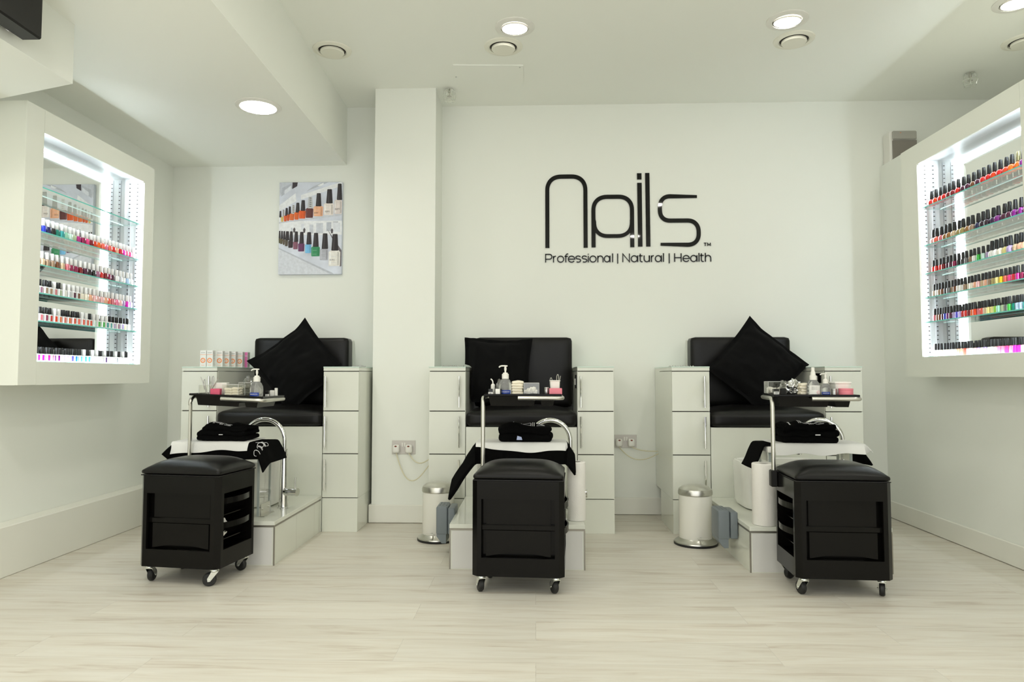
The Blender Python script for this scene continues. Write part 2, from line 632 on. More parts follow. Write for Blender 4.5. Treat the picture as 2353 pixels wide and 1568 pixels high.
# ------------------------------------------------------------------ ceiling lamps, vents, panel, sprinklers
def lamp(x, y, z, label, r=0.105, rl=0.066, tilt=0.0, group='lit round ceiling downlights', lens=None):
    t = thing('ceiling_downlight', label, 'light', (x, y, z), 0, group)
    obj('trim_ring', MB().lathe([(r, 0), (r, -0.004), (r - 0.008, -0.008), (r - 0.030, -0.010), (r - 0.033, -0.002), (r - 0.033, 0)], n=40, cap=False), WHITEP, t, True)
    X = M.Translation((0, 0, -0.006)) @ M.Rotation(tilt, 4, 'X')
    if r - rl > 0.03:
        obj('gimbal_ring', MB().lathe([(r - 0.036, 0.002), (r - 0.036, -0.006), (rl, -0.007), (rl, 0.002)], n=40, cap=False, X=X), WHITEP, t, True)
        obj('recess', MB().lathe([(r - 0.030, -0.0005), (r - 0.030, -0.0015)], n=40), GAP, t, True)
    obj('diffuser', MB().lathe([(rl, -0.001), (rl * 0.99, -0.0045), (rl * 0.6, -0.006), (0.002, -0.0065)], n=40, X=X), lens or LENS, t, True, label='glowing white diffuser')
    return t
lamp(-0.106, 3.615, ZC, 'lit ceiling downlight in front of the blank ceiling panel', tilt=0.06)
lamp(1.317, 3.59, ZC, 'lit ceiling downlight above the right of the wall lettering', tilt=0.10)
lamp(2.392, 3.45, ZC, 'lit ceiling downlight cut off by the top right corner', tilt=0.06)
lamp(-1.487, 3.63, ZL, 'large lit downlight in the dropped left ceiling', 0.118, 0.094)
for x, y in ((-0.106, 1.9), (1.317, 1.9), (-0.106, 0.2), (1.317, 0.2), (2.5, 1.9), (0.6, -0.9)):
    lamp(x, y, ZC, 'lit ceiling downlight further forward over the salon floor', lens=LENSF)
for y in (1.7, 0.0):
    lamp(-1.487, y, ZL, 'large lit downlight further forward in the dropped ceiling', 0.118, 0.094, lens=LENSF)

def vent(x, y, label):
    t = thing('ceiling_vent', label, 'vent', (x, y, ZC), 0, 'round ceiling air valves')
    obj('flange', MB().lathe([(0.109, 0), (0.107, -0.006), (0.088, -0.012), (0.079, -0.010), (0.075, 0)], n=40, cap=False), CREAM, t, True)
    obj('throat', MB().lathe([(0.078, -0.0005), (0.078, -0.002)], n=40), GAP, t, True)
    obj('valve_disc', MB().lathe([(0.050, -0.004), (0.066, -0.008), (0.067, -0.016), (0.062, -0.022), (0.002, -0.024)], n=40), CREAM, t, True)
vent(-1.153, 3.842, 'round cream air vent left of the pilaster')
vent(-0.177, 3.833, 'round cream air vent behind the middle downlight')
vent(1.430, 3.806, 'round cream air vent behind the right of centre downlight')
vent(2.715, 3.868, 'round cream air vent cut off at the right picture edge')

t = thing('access_panel', 'flat white rectangular access panel screwed to the ceiling', 'panel', (-0.283, 4.17, ZC))
b = MB().prism([(-0.488, 4.048), (-0.068, 4.068), (-0.070, 4.318), (-0.505, 4.306)], ZC - 0.006, ZC)
obj('cover', b, CEIL, t)
for x, y in ((-0.487, 4.21), (-0.090, 4.09)):
    obj('screw', MB().lathe([(0.005, -0.008), (0.005, -0.006)], (x, y, ZC), 10), ALU, t)

def sprinkler(x, y, label):
    t = thing('fire_sprinkler', label, 'sprinkler', (x, y, ZC), 0, 'caged ceiling sprinklers')
    obj('rose', MB().lathe([(0.026, 0), (0.026, -0.004), (0.014, -0.010), (0.010, -0.012)], n=20), CHROME, t, True)
    b = MB().lathe([(0.008, -0.010), (0.008, -0.026), (0.004, -0.028), (0.004, -0.044), (0.015, -0.046), (0.015, -0.048)], n=12)
    obj('spray_head', b, STEEL, t, True)
    obj('bulb', MB().lathe([(0.002, -0.028), (0.0035, -0.034), (0.002, -0.042)], n=8), REDWIN, t, True)
    b = MB()
    for k in range(6):
        a = 2 * pi * k / 6
        c, s_ = cos(a), sin(a)
        b.tube([(0.016 * c, 0.016 * s_, -0.004), (0.038 * c, 0.038 * s_, -0.016), (0.042 * c, 0.042 * s_, -0.05), (0.034 * c, 0.034 * s_, -0.078)], 0.0014, 5)
    for r, z in ((0.041, -0.045), (0.034, -0.078)):
        b.tube([(r * cos(2 * pi * k / 16), r * sin(2 * pi * k / 16), z) for k in range(16)], 0.0014, 5, closed=True)
    b.tube([(-0.034, 0, -0.078), (0.034, 0, -0.078)], 0.0014, 5)
    b.tube([(0, -0.034, -0.078), (0, 0.034, -0.078)], 0.0014, 5)
    obj('wire_cage', b, ZINC, t, True)
sprinkler(-0.553, 4.41, 'caged sprinkler beside the top of the pilaster')
sprinkler(2.668, 4.275, 'caged sprinkler above the right display cabinet')

# wall unit on the right, black speaker top left
t = thing('wall_unit', 'white box with grey front panel high on the right back wall', 'wall unit', (2.43, YB, 2.36))
obj('housing', MB().box(2.337, 2.512, 4.60, YB, 2.30, 2.535, 0.012, 3), WHITEP, t)
obj('front_panel', MB().box(2.352, 2.510, 4.590, 4.60, 2.30, 2.470, 0.003), GREYPANEL, t, label='dark grey lower panel')
obj('upper_panel', MB().box(2.352, 2.510, 4.588, 4.60, 2.474, 2.532, 0.006), pmat('grey_gloss', (0.40, 0.39, 0.35), 0.15), t)
obj('indicator', MB().box(2.40, 2.406, 4.586, 4.589, 2.515, 2.519), ORANGE, t)
t = thing('wall_speaker', 'black speaker cut off at the top left corner', 'speaker', (-1.86, 2.33, 2.25))
obj('cabinet', MB().box(-1.875, -1.80, 2.16, 2.43, 2.146, 2.36, 0.006), PLASTM, t)
obj('bracket', MB().tube([(-1.91, 2.38, 2.23), (-1.885, 2.38, 2.17), (-1.87, 2.36, 2.16)], 0.014, 10), ALU, t)

# ------------------------------------------------------------------ wall lettering
def arc(cx, cy, rx, ry, a0, a1, n=12, p=2.3):
    out = []
    for i in range(n + 1):
        a = R(a0 + (a1 - a0) * i / n)
        c, s_ = cos(a), sin(a)
        out.append((cx + rx * math.copysign(abs(c) ** (2 / p), c), cy + ry * math.copysign(abs(s_) ** (2 / p), s_)))
    return out
def nails_paths():
    """Strokes of the shop lettering in image-like units (u right, v down): name -> list of (path, half width, widths)."""
    d = {}
    d['n'] = [([(274, 985)] + arc(430, 372, 156, 152, 180, 270) + arc(535, 372, 155, 152, 270, 360) + [(690, 985)], 22, None)]
    d['a'] = [([(776, 982)] + arc(930, 588, 154, 146, 180, 270) + arc(1045, 588, 150, 146, 270, 360) + [(1195, 982)], 22, None),
              ([(780, 690)] + arc(935, 712, 150, 150, 180, 90) + arc(1035, 712, 156, 150, 90, 0) + [(1191, 690)], 20, None)]
    d['i'] = [([(1278, 295), (1281, 976)], 24, None), ([(1277, 192), (1277, 258)], 24, None)]
    d['l'] = [([(1364, 190), (1368, 976)], 23, None)]
    s1 = [(1898, 447)] + arc(1610, 560, 113, 118, 270, 180) + arc(1610, 588, 113, 114, 180, 90) + [(1790, 702)]
    s2 = arc(1790, 826, 122, 124, 270, 360) + arc(1790, 838, 122, 122, 0, 90) + [(1501, 953)]
    ws = [15] + [22] * (len(s1) + len(s2) - 2) + [15]
    d['s'] = [(s1 + s2, 22, ws)]
    return d
SG = dict(tl=(-0.090, 2.412), k=0.000624)
def wallmap(u, v, d):
    # sign plane lies on the back wall; u,v are 1/4.7 image pixels of the photograph's sign
    return V((-0.0871 + u * 0.000622, YB - 0.007 * d, 2.4166 - v * 0.000640))
sign = thing('wall_lettering', 'large black raised nails lettering with tagline on the back wall', 'sign', (0.62, YB, 1.68))
for ch, st in nails_paths().items():
    b = MB()
    for p, hw, ws in st:
        b.stroke(p, hw, wallmap, hws=ws, th=0.96 if hw == 20 else 1.0)
    obj('letter_' + ch, b, INK, sign)
b = MB()
for p in ([(1966, 942), (1996, 942)], [(1981, 942), (1981, 974)], [(2004, 974), (2006, 942), (2021, 966), (2036, 942), (2038, 974)]):
    b.stroke(p, 3.2, wallmap)
obj('trademark', b, INK, sign)
# thin geometric tagline, strokes placed one by one
def circ(x0, x1, y0=1073, y1=1138, n=24):
    return [((x0 + x1) / 2 + (x1 - x0) / 2 * cos(2 * pi * k / n), (y0 + y1) / 2 + (y1 - y0) / 2 * sin(2 * pi * k / n)) for k in range(n)]
TH = 5.2
def tl(paths, name):
    b = MB()
    for p in paths:
        cl = len(p) == 24
        b.stroke(p, TH, wallmap, closed=cl)
    obj(name, b, INK, sign)
def g_e(x0, x1):
    c = arc((x0 + x1) / 2, 1105.5, (x1 - x0) / 2, 32.5, 0, -325, 19, 2)
    return [[(x0, 1105.5)] + c[:20]]
def g_a(x0, x1):
    return [circ(x0, x1 - 4), [(x1, 1071), (x1, 1140)]]
def g_n(x0, x1):
    return [[(x0, 1140), (x0, 1071)], [(x0, 1105)] + arc((x0 + x1) / 2, 1103, (x1 - x0) / 2, 30, 180, 360, 12, 2) + [(x1, 1140)]]
def g_s(x0, x1):
    return [[(x1 - 4, 1082)] + arc((x0 + x1) / 2, 1088, (x1 - x0) / 2 - 3, 16, 310, 90, 9, 2)[::1] + arc((x0 + x1) / 2, 1121, (x1 - x0) / 2 - 1, 17, -90, 130, 9, 2)]
def g_r(x0, x1):
    return [[(x0, 1140), (x0, 1071)], [(x0, 1102)] + arc(x1, 1100, x1 - x0, 27, 180, 270, 8, 2)]
def g_l(x):
    return [[(x, 1048), (x, 1140)]]
def g_t(x0, x1):
    xm = x0 + (x1 - x0) * 0.36
    return [[(xm, 1052), (xm, 1120)] + arc(xm + 15, 1120, 15, 18, 180, 90, 6, 2) + [(x1, 1138)], [(x0, 1074), (x1, 1074)]]
tl([[(254, 1140), (254, 1053), (292, 1053)] + arc(296, 1079, 27, 26, 270, 450, 12, 2) + [(254, 1105)]], 'letter_p')
for nm, ps in (('r', g_r(340, 366)), ('o', [circ(384, 451)]), ('f', [[(474, 1140), (474, 1070)] + arc(494, 1070, 20, 20, 180, 270, 6, 2) + [(500, 1050)], [(460, 1076), (496, 1076)]]),
               ('e', g_e(501, 571)), ('s', g_s(580, 636)), ('s', g_s(648, 704)), ('i', [[(718, 1071), (718, 1140)], [(718, 1050), (718, 1058)]]),
               ('o', [circ(735, 802)]), ('n', g_n(821, 877)), ('a', g_a(892, 953)), ('l', g_l(981))):
    tl(ps, 'letter_' + nm)
tl([[(1036, 1050), (1036, 1156)]], 'divider_bar')
tl([[(1092, 1140), (1092, 1052), (1163, 1138), (1163, 1050)]], 'letter_n')
for nm, ps in (('a', g_a(1182, 1252)), ('t', g_t(1266, 1305)), ('u', [[(1322, 1071), (1322, 1108)] + arc(1350, 1108, 28, 30, 180, 0, 12, 2)[::1] + [(1378, 1071)], [(1378, 1071), (1378, 1140)]]),
               ('r', g_r(1400, 1426)), ('a', g_a(1442, 1508)), ('l', g_l(1530))):
    tl(ps, 'letter_' + nm)
tl([[(1592, 1050), (1592, 1156)]], 'divider_bar')
tl([[(1650, 1050), (1650, 1140)], [(1720, 1050), (1720, 1140)], [(1650, 1096), (1720, 1096)]], 'letter_h')
for nm, ps in (('e', g_e(1740, 1808)), ('a', g_a(1822, 1890)), ('l', g_l(1912)), ('t', g_t(1924, 1962)),
               ('h', g_l(1980) + g_n(1980, 2038)[1:])):
    tl(ps, 'letter_' + nm)

# ------------------------------------------------------------------ canvas print
t = thing('canvas_print', 'unframed canvas print of nail polish bottles on the back wall', 'picture', (-1.537, YB, 1.611))
PX0, PX1, PZ0, PZ1 = -1.7535, -1.3185, 1.611, 2.248
PY = 4.668
CANV = pmat('canvas_pale_blue', (0.66, 0.70, 0.80), 0.7, var=(9, 0.16))
obj('canvas', MB().box(PX0, PX1, PY, YB, PZ0, PZ1, 0.003), CANV, t)
PRC = {}
def pc(col):
    k = 'print_%02x%02x%02x' % tuple(int(c * 255) for c in col)
    if k not in PRC:
        PRC[k] = (len(PRC), pmat(k, col, 0.7, var=(60, 0.08)))
    return PRC[k][0]
b = MB()
lay = [0]
def ppoly(pts, col):
    lay[0] += 1
    b.mi = pc(col)
    y = PY - 0.0004 - lay[0] * 0.000010
    b.poly([(PX0 + (PX1 - PX0) * min(1, max(0, (x - 182) / 838)), y, PZ1 - (PZ1 - PZ0) * min(1, max(0, (v - 163) / 1247))) for x, v in pts][::-1])
def prect(x0, x1, y0, y1, col):
    ppoly([(x0, y0), (x1, y0), (x1, y1), (x0, y1)], col)
W1, W2, G1, G2 = (0.84, 0.86, 0.90), (0.74, 0.77, 0.84), (0.50, 0.53, 0.60), (0.60, 0.63, 0.70)
ppoly([(182, 480), (400, 310), (410, 420), (182, 560)], W1)
ppoly([(182, 360), (360, 175), (182, 165)], G2)
ppoly([(205, 360), (215, 240), (345, 175), (350, 245)], G1)
ppoly([(250, 330), (248, 275), (340, 205), (340, 265)], W2)
ppoly([(540, 290), (840, 165), (760, 165), (630, 225)], G1)
ppoly([(690, 210), (770, 170), (770, 200), (720, 225)], W1)
ppoly([(470, 340), (1000, 165), (1020, 165), (1020, 215), (470, 400)], W1)
ppoly([(355, 165), (425, 165), (418, 218), (352, 256)], (0.06, 0.05, 0.06))
prect(182, 1020, 690, 880, W1)
for x0, x1, y0, y1, c in ((480, 520, 730, 810, W2), (590, 640, 740, 860, G2), (680, 770, 720, 860, G2), (815, 880, 710, 830, G1), (905, 970, 700, 715, G1), (905, 1000, 720, 840, W2), (345, 365, 780, 830, G2)):
    prect(x0, x1, y0, y1, c)
for x, y in ((388, 800), (522, 805), (890, 815)):
    ppoly([(x - 12, y + 45), (x - 16, y), (x, y - 25), (x + 16, y), (x + 10, y + 45)], (0.10, 0.09, 0.10))
ppoly([(182, 1060), (910, 1400), (1020, 1410), (182, 1410)], (0.68, 0.71, 0.78))
ppoly([(182, 1050), (900, 1390), (920, 1410), (880, 1410), (182, 1066)], G1)
ppoly([(182, 706), (1020, 598), (1020, 622), (182, 722)], G2)
ppoly([(820, 790), (1020, 1090), (1020, 1300), (1000, 1310), (1000, 1130)], (0.16, 0.14, 0.16))
BLK, SIL = (0.035, 0.030, 0.033), (0.55, 0.56, 0.58)
OR = (0.72, 0.13, 0.04)
up = [(185, 215, 552, 635, 182, 210, 705, W1, BLK), (225, 258, 532, 630, 208, 243, 700, (0.70, 0.52, 0.16), SIL), (262, 303, 512, 615, 245, 287, 695, OR, BLK),
      (305, 343, 492, 603, 285, 322, 688, (0.62, 0.10, 0.03), BLK), (350, 395, 470, 588, 320, 385, 680, (0.74, 0.17, 0.05), SIL), (402, 458, 442, 570, 385, 446, 672, (0.74, 0.15, 0.04), BLK),
      (470, 532, 408, 548, 445, 536, 658, (0.74, 0.12, 0.03), BLK), (560, 632, 362, 515, 535, 638, 648, (0.13, 0.045, 0.045), SIL), (670, 745, 315, 488, 640, 768, 628, (0.84, 0.45, 0.28), BLK),
      (808, 895, 262, 450, 775, 910, 615, (0.84, 0.77, 0.73), BLK), (950, 1020, 188, 405, 915, 1020, 600, (0.78, 0.70, 0.68), BLK)]
lo = [(182, 208, 822, 918, 182, 208, 990, (0.10, 0.09, 0.05), BLK), (210, 240, 824, 925, 200, 238, 1000, (0.13, 0.11, 0.07), BLK), (240, 272, 826, 935, 236, 266, 1012, (0.14, 0.11, 0.08), BLK),
      (270, 325, 828, 945, 265, 308, 1030, (0.11, 0.09, 0.07), BLK), (325, 375, 830, 955, 310, 375, 1052, (0.05, 0.035, 0.04), BLK), (388, 445, 832, 968, 375, 440, 1072, (0.26, 0.11, 0.16), BLK),
      (458, 520, 838, 990, 442, 528, 1102, (0.15, 0.05, 0.13), BLK), (552, 622, 842, 1003, 535, 618, 1125, (0.20, 0.50, 0.80), BLK), (640, 717, 853, 1035, 618, 733, 1168, (0.05, 0.28, 0.13), BLK),
      (757, 842, 860, 1065, 733, 845, 1220, (0.45, 0.46, 0.52), BLK), (885, 978, 870, 1088, 850, 1005, 1300, (0.84, 0.82, 0.78), BLK)]
for c0, c1, ct, cb, b0, b1, bb, col, cc in up + lo:
    w_ = c1 - c0
    h = bb - cb
    ppoly([(b0, cb + 0.12 * h), (b0 + 0.2 * (b1 - b0), cb), (b1 - 0.15 * (b1 - b0), cb), (b1, cb + 0.12 * h), (b1 - 4, bb - 4), (b1 - 12, bb), (b0 + 10, bb), (b0 + 3, bb - 5)], col)
    ppoly([(c0 + 0.16 * w_, ct + 5), (c0 + 0.25 * w_, ct), (c1 - 0.25 * w_, ct), (c1 - 0.14 * w_, ct + 5), (c1, cb), (c1 - 8, cb + 6), (c0 + 8, cb + 6), (c0, cb)], cc)
    if cc == SIL:
        for q in range(5):
            yy = ct + (cb - ct) * (q + 0.6) / 5.5
            ppoly([(c0 + 0.25 * w_, yy), (c0 + 0.55 * w_, yy - 4), (c0 + 0.8 * w_, yy + 6), (c0 + 0.5 * w_, yy + 9)], (0.12, 0.12, 0.13))
    lg = tuple(min(0.9, q * 1.25 + 0.03) for q in col)
    dk = tuple(q * 0.72 for q in col)
    bw = b1 - b0
    ppoly([(b0 + 0.10 * bw, cb + 0.14 * h), (b0 + 0.19 * bw, cb + 0.10 * h), (b0 + 0.19 * bw, bb - 0.08 * h), (b0 + 0.10 * bw, bb - 0.08 * h)], lg)
    ppoly([(b0 + 0.74 * bw, cb + 0.10 * h), (b0 + 0.90 * bw, cb + 0.16 * h), (b0 + 0.90 * bw, bb - 0.07 * h), (b0 + 0.74 * bw, bb - 0.05 * h)], dk)
    if cc == BLK:
        ppoly([(c0 + 0.34 * w_, ct + 8), (c0 + 0.44 * w_, ct + 8), (c0 + 0.40 * w_, cb - 6), (c0 + 0.26 * w_, cb - 6)], (0.075, 0.065, 0.072))
    if w_ > 70 and cc == BLK:
        prect(b0 + 0.2 * (b1 - b0), b0 + 0.62 * (b1 - b0), cb + 0.40 * h, cb + 0.415 * h, G2)
        prect(b0 + 0.2 * (b1 - b0), b0 + 0.62 * (b1 - b0), cb + 0.78 * h, cb + 0.795 * h, G2)
mats = [m for _, m in sorted(PRC.values(), key=lambda q: q[0])]
obj('printed_picture', b, mats, t)
for x, v, s_ in ((678, 585, 0.0125), (826, 566, 0.0145), (958, 534, 0.0155), (896, 1220, 0.0155)):
    X = M.Translation((PX0 + (PX1 - PX0) * (x - 182) / 838, PY - 0.0036, PZ1 - (PZ1 - PZ0) * (v - 163) / 1247)) @ FACE
    obj('print_lettering', text_mb('O\u00b7P\u00b7I', s_, X, 0.0001), DARKPR, t)

# ------------------------------------------------------------------ lit display cabinets
def display(sd, xf, xw, y0, y1, z0, z1, oy0, oy1, oz0, oz1, shelves, label):
    """sd -1 left wall, +1 right. Built from the front plane xf (absolute) outward to the wall xw."""
    t = thing('display_cabinet', label, 'display cabinet', (sd * xf, (y0 + y1) / 2, z0), 0, 'wall hung lit polish displays')
    def bx_(b, d0, d1, ya, yb, za, zb, bev=0.0):
        xa, xb = sorted((sd * (xf + d0), sd * (xf + d1)))
        return b.box(xa, xb, ya, yb, za, zb, bev)
    FT = 0.012
    b = MB()
    bx_(b, 0, FT, y0, oy0 - 0.0006, z0, z1, 0.001)
    bx_(b, 0, FT, oy1, y1, z0, z1)
    bx_(b, 0, FT, oy0, oy1, oz1, z1)
    bx_(b, 0, FT, oy0, oy1, z0, oz0)
    obj('frame', b, SATIN, t)
    dw = xw - xf
    b = MB()
    bx_(b, FT, dw, y0 + 0.001, y0 + 0.02, z0, z1)
    bx_(b, FT, dw, y1 - 0.02, y1 - 0.001, z0, z1)
    bx_(b, FT, dw, y0 + 0.02, y1 - 0.02, z1 - 0.02, z1 - 0.001)
    bx_(b, FT, dw, y0 + 0.02, y1 - 0.02, z0 + 0.001, z0 + 0.02)
    obj('carcass', b, SATIN, t)
    g = 0.03
    dm = 0.135
    iy0, iy1, iz0, iz1 = oy0 - g, oy1 + g, oz0 - g, oz1 + g
    b = MB()
    bx_(b, FT, dm, iy0 - 0.01, iy0, iz0, iz1)
    bx_(b, FT, dm, iy1, iy1 + 0.01, iz0, iz1)
    bx_(b, FT, dm, iy0 - 0.01, iy1 + 0.01, iz1, iz1 + 0.01)
    bx_(b, FT, dm, iy0 - 0.01, iy1 + 0.01, iz0 - 0.01, iz0)
    obj('inner_lining', b, INNER, t)
    obj('mirror_back', bx_(MB(), dm, dm + 0.006, iy0 - 0.01, iy1 + 0.01, iz0 - 0.01, iz1 + 0.01), MIRROR, t)
    # light strips round the opening, just behind the frame
    obj('light_strip', bx_(MB(), 0.015, 0.040, iy1 - 0.008, iy1, iz0 + 0.01, iz1 - 0.01), LEDM, t)
    obj('light_strip', bx_(MB(), 0.015, 0.040, iy0, iy0 + 0.008, iz0 + 0.01, iz1 - 0.01), LEDM, t)
    obj('light_strip', bx_(MB(), 0.015, 0.040, iy0 + 0.01, iy1 - 0.01, iz1 - 0.008, iz1), LEDM, t)
    obj('light_strip', bx_(MB(), 0.015, 0.040, iy0 + 0.01, iy1 - 0.01, iz0, iz0 + 0.008), LEDM, t)
    # slotted shelf tracks on the two side panels
    for yy, sg in ((iy1, -1), (iy0, 1)):
        for d in (0.058, 0.104):
            b = MB()
            ya, yb = sorted((yy, yy + sg * 0.002))
            bx_(b, d - 0.008, d + 0.008, ya, yb, iz0 + 0.01, iz1 - 0.01)
            b.mat(1)
            ya, yb = sorted((yy + sg * 0.002, yy + sg * 0.0024))
            z = iz0 + 0.03
            while z < iz1 - 0.02:
                bx_(b, d - 0.0045, d + 0.0045, ya, yb, z, z + 0.005)
                z += 0.024
            obj('shelf_track', b, [pmat('pale_track', (0.70, 0.73, 0.76), 0.4), GAP], t)
    for z in shelves:
        xa, xb = sorted((sd * (xf + 0.022), sd * (xf + 0.1346)))
        b = MB()
        th = 0.006
        v = [b.bm.verts.new(p) for p in ((xa, iy0 + 0.004, z - th), (xb, iy0 + 0.004, z - th), (xb, iy1 - 0.009, z - th), (xa, iy1 - 0.009, z - th),
                                         (xa, iy0 + 0.004, z), (xb, iy0 + 0.004, z), (xb, iy1 - 0.009, z), (xa, iy1 - 0.009, z))]
        b.mi = 0
        b._f([v[3], v[2], v[1], v[0]])
        b._f([v[4], v[5], v[6], v[7]])
        for q in ((0, 1, 5, 4), (1, 2, 6, 5), (2, 3, 7, 6), (3, 0, 4, 7)):
            front = (q == (3, 0, 4, 7)) if sd > 0 else (q == (1, 2, 6, 5))
            b.mi = 1 if front else 2
            b._f([v[i] for i in q])
        obj('glass_shelf', b, [GLASS, GEDGE, PEDGE], t)
    return t
LSH = [1.80, 1.593, 1.4375, 1.306, 1.176, 0.987]
RSH = [1.860, 1.645, 1.487, 1.354, 1.219, 1.026]
display(-1, 2.27, 2.51, 2.985, 4.03, 0.878, 2.153, 3.10, 3.93, 0.985, 2.045, LSH, 'white wall display with lit shelves of polish left of the room')
display(1, 2.145, XR, 2.985, 4.10, 0.915, 2.222, 3.10, 3.935, 1.024, 2.107, RSH, 'white wall display packed with black capped polish right of the room')

# nail polish: four bottle kinds, each a body with a cap as its part
CAPB = pmat('black_cap', (0.010, 0.010, 0.011), 0.30)
CAPW = pmat('white_cap', (0.80, 0.81, 0.81), 0.25)
CAPG = pmat('patterned_cap', (0.30, 0.28, 0.16), 0.35, metal=0.7)
BWHITE = pmat('white_label_bottle', (0.80, 0.80, 0.80), 0.20)
def make_kind(kind_):
    b, c = MB(), MB()
    if kind_ == 'round':        # squat rounded body, tall tapering cap
        b.lathe([(0.0125, 0), (0.0155, 0.002), (0.0170, 0.012), (0.0172, 0.022), (0.0150, 0.031), (0.0095, 0.0355), (0.0060, 0.037), (0.0060, 0.040)], n=16, power=3.2)
        c.lathe([(0.0085, 0.0375), (0.0105, 0.039), (0.0100, 0.055), (0.0082, 0.081), (0.0070, 0.0825)], n=14)
    elif kind_ == 'slim':       # straight slim body
        b.lathe([(0.0085, 0), (0.0105, 0.0015), (0.0108, 0.010), (0.0108, 0.030), (0.0095, 0.0335), (0.0055, 0.035), (0.0055, 0.037)], n=16, power=4)
        c.lathe([(0.0068, 0.0352), (0.0080, 0.036), (0.0074, 0.056), (0.0066, 0.069), (0.0055, 0.070)], n=14)
    elif kind_ == 'square':     # square clear bottle, cylindrical cap
        b.lathe([(0.0115, 0), (0.0130, 0.0015), (0.0132, 0.010), (0.0132, 0.031), (0.0118, 0.0345), (0.0062, 0.036), (0.0062, 0.038)], n=16, power=6)
        c.lathe([(0.0092, 0.0362), (0.0098, 0.037), (0.0093, 0.068), (0.0082, 0.0695)], n=14)
    else:                       # white sleeve with a colour window
        b.box(-0.0132, 0.0132, -0.0132, 0.0132, 0, 0.036, 0.0015)
        b.lathe([(0.0062, 0.036), (0.0062, 0.039)], n=10)
        b.mat(1)
        for sx in (-1, 1):
            xa, xb = sorted((sx * 0.0134, sx * 0.0136))
            b.box(xa, xb, -0.0072, 0.0072, 0.005, 0.031)
        b.box(-0.0072, 0.0072, -0.0136, -0.0134, 0.005, 0.031)
        c.lathe([(0.0095, 0.0365), (0.0102, 0.0375), (0.0100, 0.066), (0.0090, 0.068)], n=14)
    bm_ = bpy.data.meshes.new('nail_polish_bottle')
    cm_ = bpy.data.meshes.new('cap')
    for mb, me in ((b, bm_), (c, cm_)):
        mb.bm.to_mesh(me)
        mb.bm.free()
        for p in me.polygons:
            p.use_smooth = True
        me.set_sharp_from_angle(angle=R(40))
    bm_.materials.append(BWHITE)
    if kind_ == 'sleeve':
        bm_.materials.append(BWHITE)
    cm_.materials.append(CAPB)
    return bm_, cm_
KINDS = {k: make_kind(k) for k in ('round', 'slim', 'square', 'sleeve')}
PAL = {'sky blue': (0.08, 0.32, 0.75), 'royal blue': (0.015, 0.03, 0.42), 'violet blue': (0.10, 0.08, 0.62), 'navy': (0.008, 0.008, 0.06), 'black': (0.008, 0.007, 0.009),
       'emerald': (0.0, 0.20, 0.15), 'teal': (0.03, 0.30, 0.30), 'mint': (0.30, 0.62, 0.45), 'pale mint': (0.55, 0.76, 0.66), 'sage': (0.42, 0.52, 0.34),
       'magenta': (0.42, 0.012, 0.20), 'berry': (0.26, 0.01, 0.07), 'crimson': (0.55, 0.008, 0.03), 'dark red': (0.19, 0.006, 0.012), 'red': (0.60, 0.015, 0.012), 'orange red': (0.70, 0.05, 0.01),
       'orange': (0.80, 0.13, 0.01), 'coral': (0.78, 0.13, 0.09), 'hot pink': (0.75, 0.04, 0.22), 'pink': (0.80, 0.20, 0.34), 'pale pink': (0.82, 0.48, 0.48), 'rose': (0.62, 0.16, 0.20),
       'peach': (0.82, 0.42, 0.28), 'cream': (0.82, 0.76, 0.64), 'beige': (0.58, 0.42, 0.27), 'taupe': (0.30, 0.20, 0.13), 'brown': (0.16, 0.055, 0.020), 'bronze': (0.30, 0.14, 0.04), 'olive gold': (0.36, 0.28, 0.10),
       'plum': (0.07, 0.008, 0.035), 'aubergine': (0.022, 0.006, 0.018), 'purple': (0.16, 0.010, 0.16), 'dark purple': (0.035, 0.008, 0.06), 'lilac': (0.50, 0.38, 0.78), 'lavender': (0.42, 0.32, 0.56), 'mauve': (0.34, 0.14, 0.24),
       'white': (0.84, 0.84, 0.85), 'pearl': (0.74, 0.72, 0.68), 'clear': (0.86, 0.84, 0.82), 'grey': (0.16, 0.16, 0.17), 'silver': (0.52, 0.54, 0.58), 'green': (0.04, 0.40, 0.05), 'lime': (0.32, 0.62, 0.05),
       'yellow': (0.82, 0.58, 0.02), 'pale yellow': (0.80, 0.70, 0.28), 'bright purple': (0.42, 0.01, 0.62), 'fuchsia': (0.72, 0.02, 0.48), 'blue': (0.02, 0.15, 0.60), 'pale blue': (0.42, 0.58, 0.80), 'charcoal': (0.03, 0.028, 0.03)}
PM = {k: pmat('polish_' + k.replace(' ', '_'), c, 0.10, coat=0.3) for k, c in PAL.items()}
def ordn(n):
    return '%d%s' % (n, 'th' if 10 <= n % 100 <= 20 else {1: 'st', 2: 'nd', 3: 'rd'}.get(n % 10, 'th'))
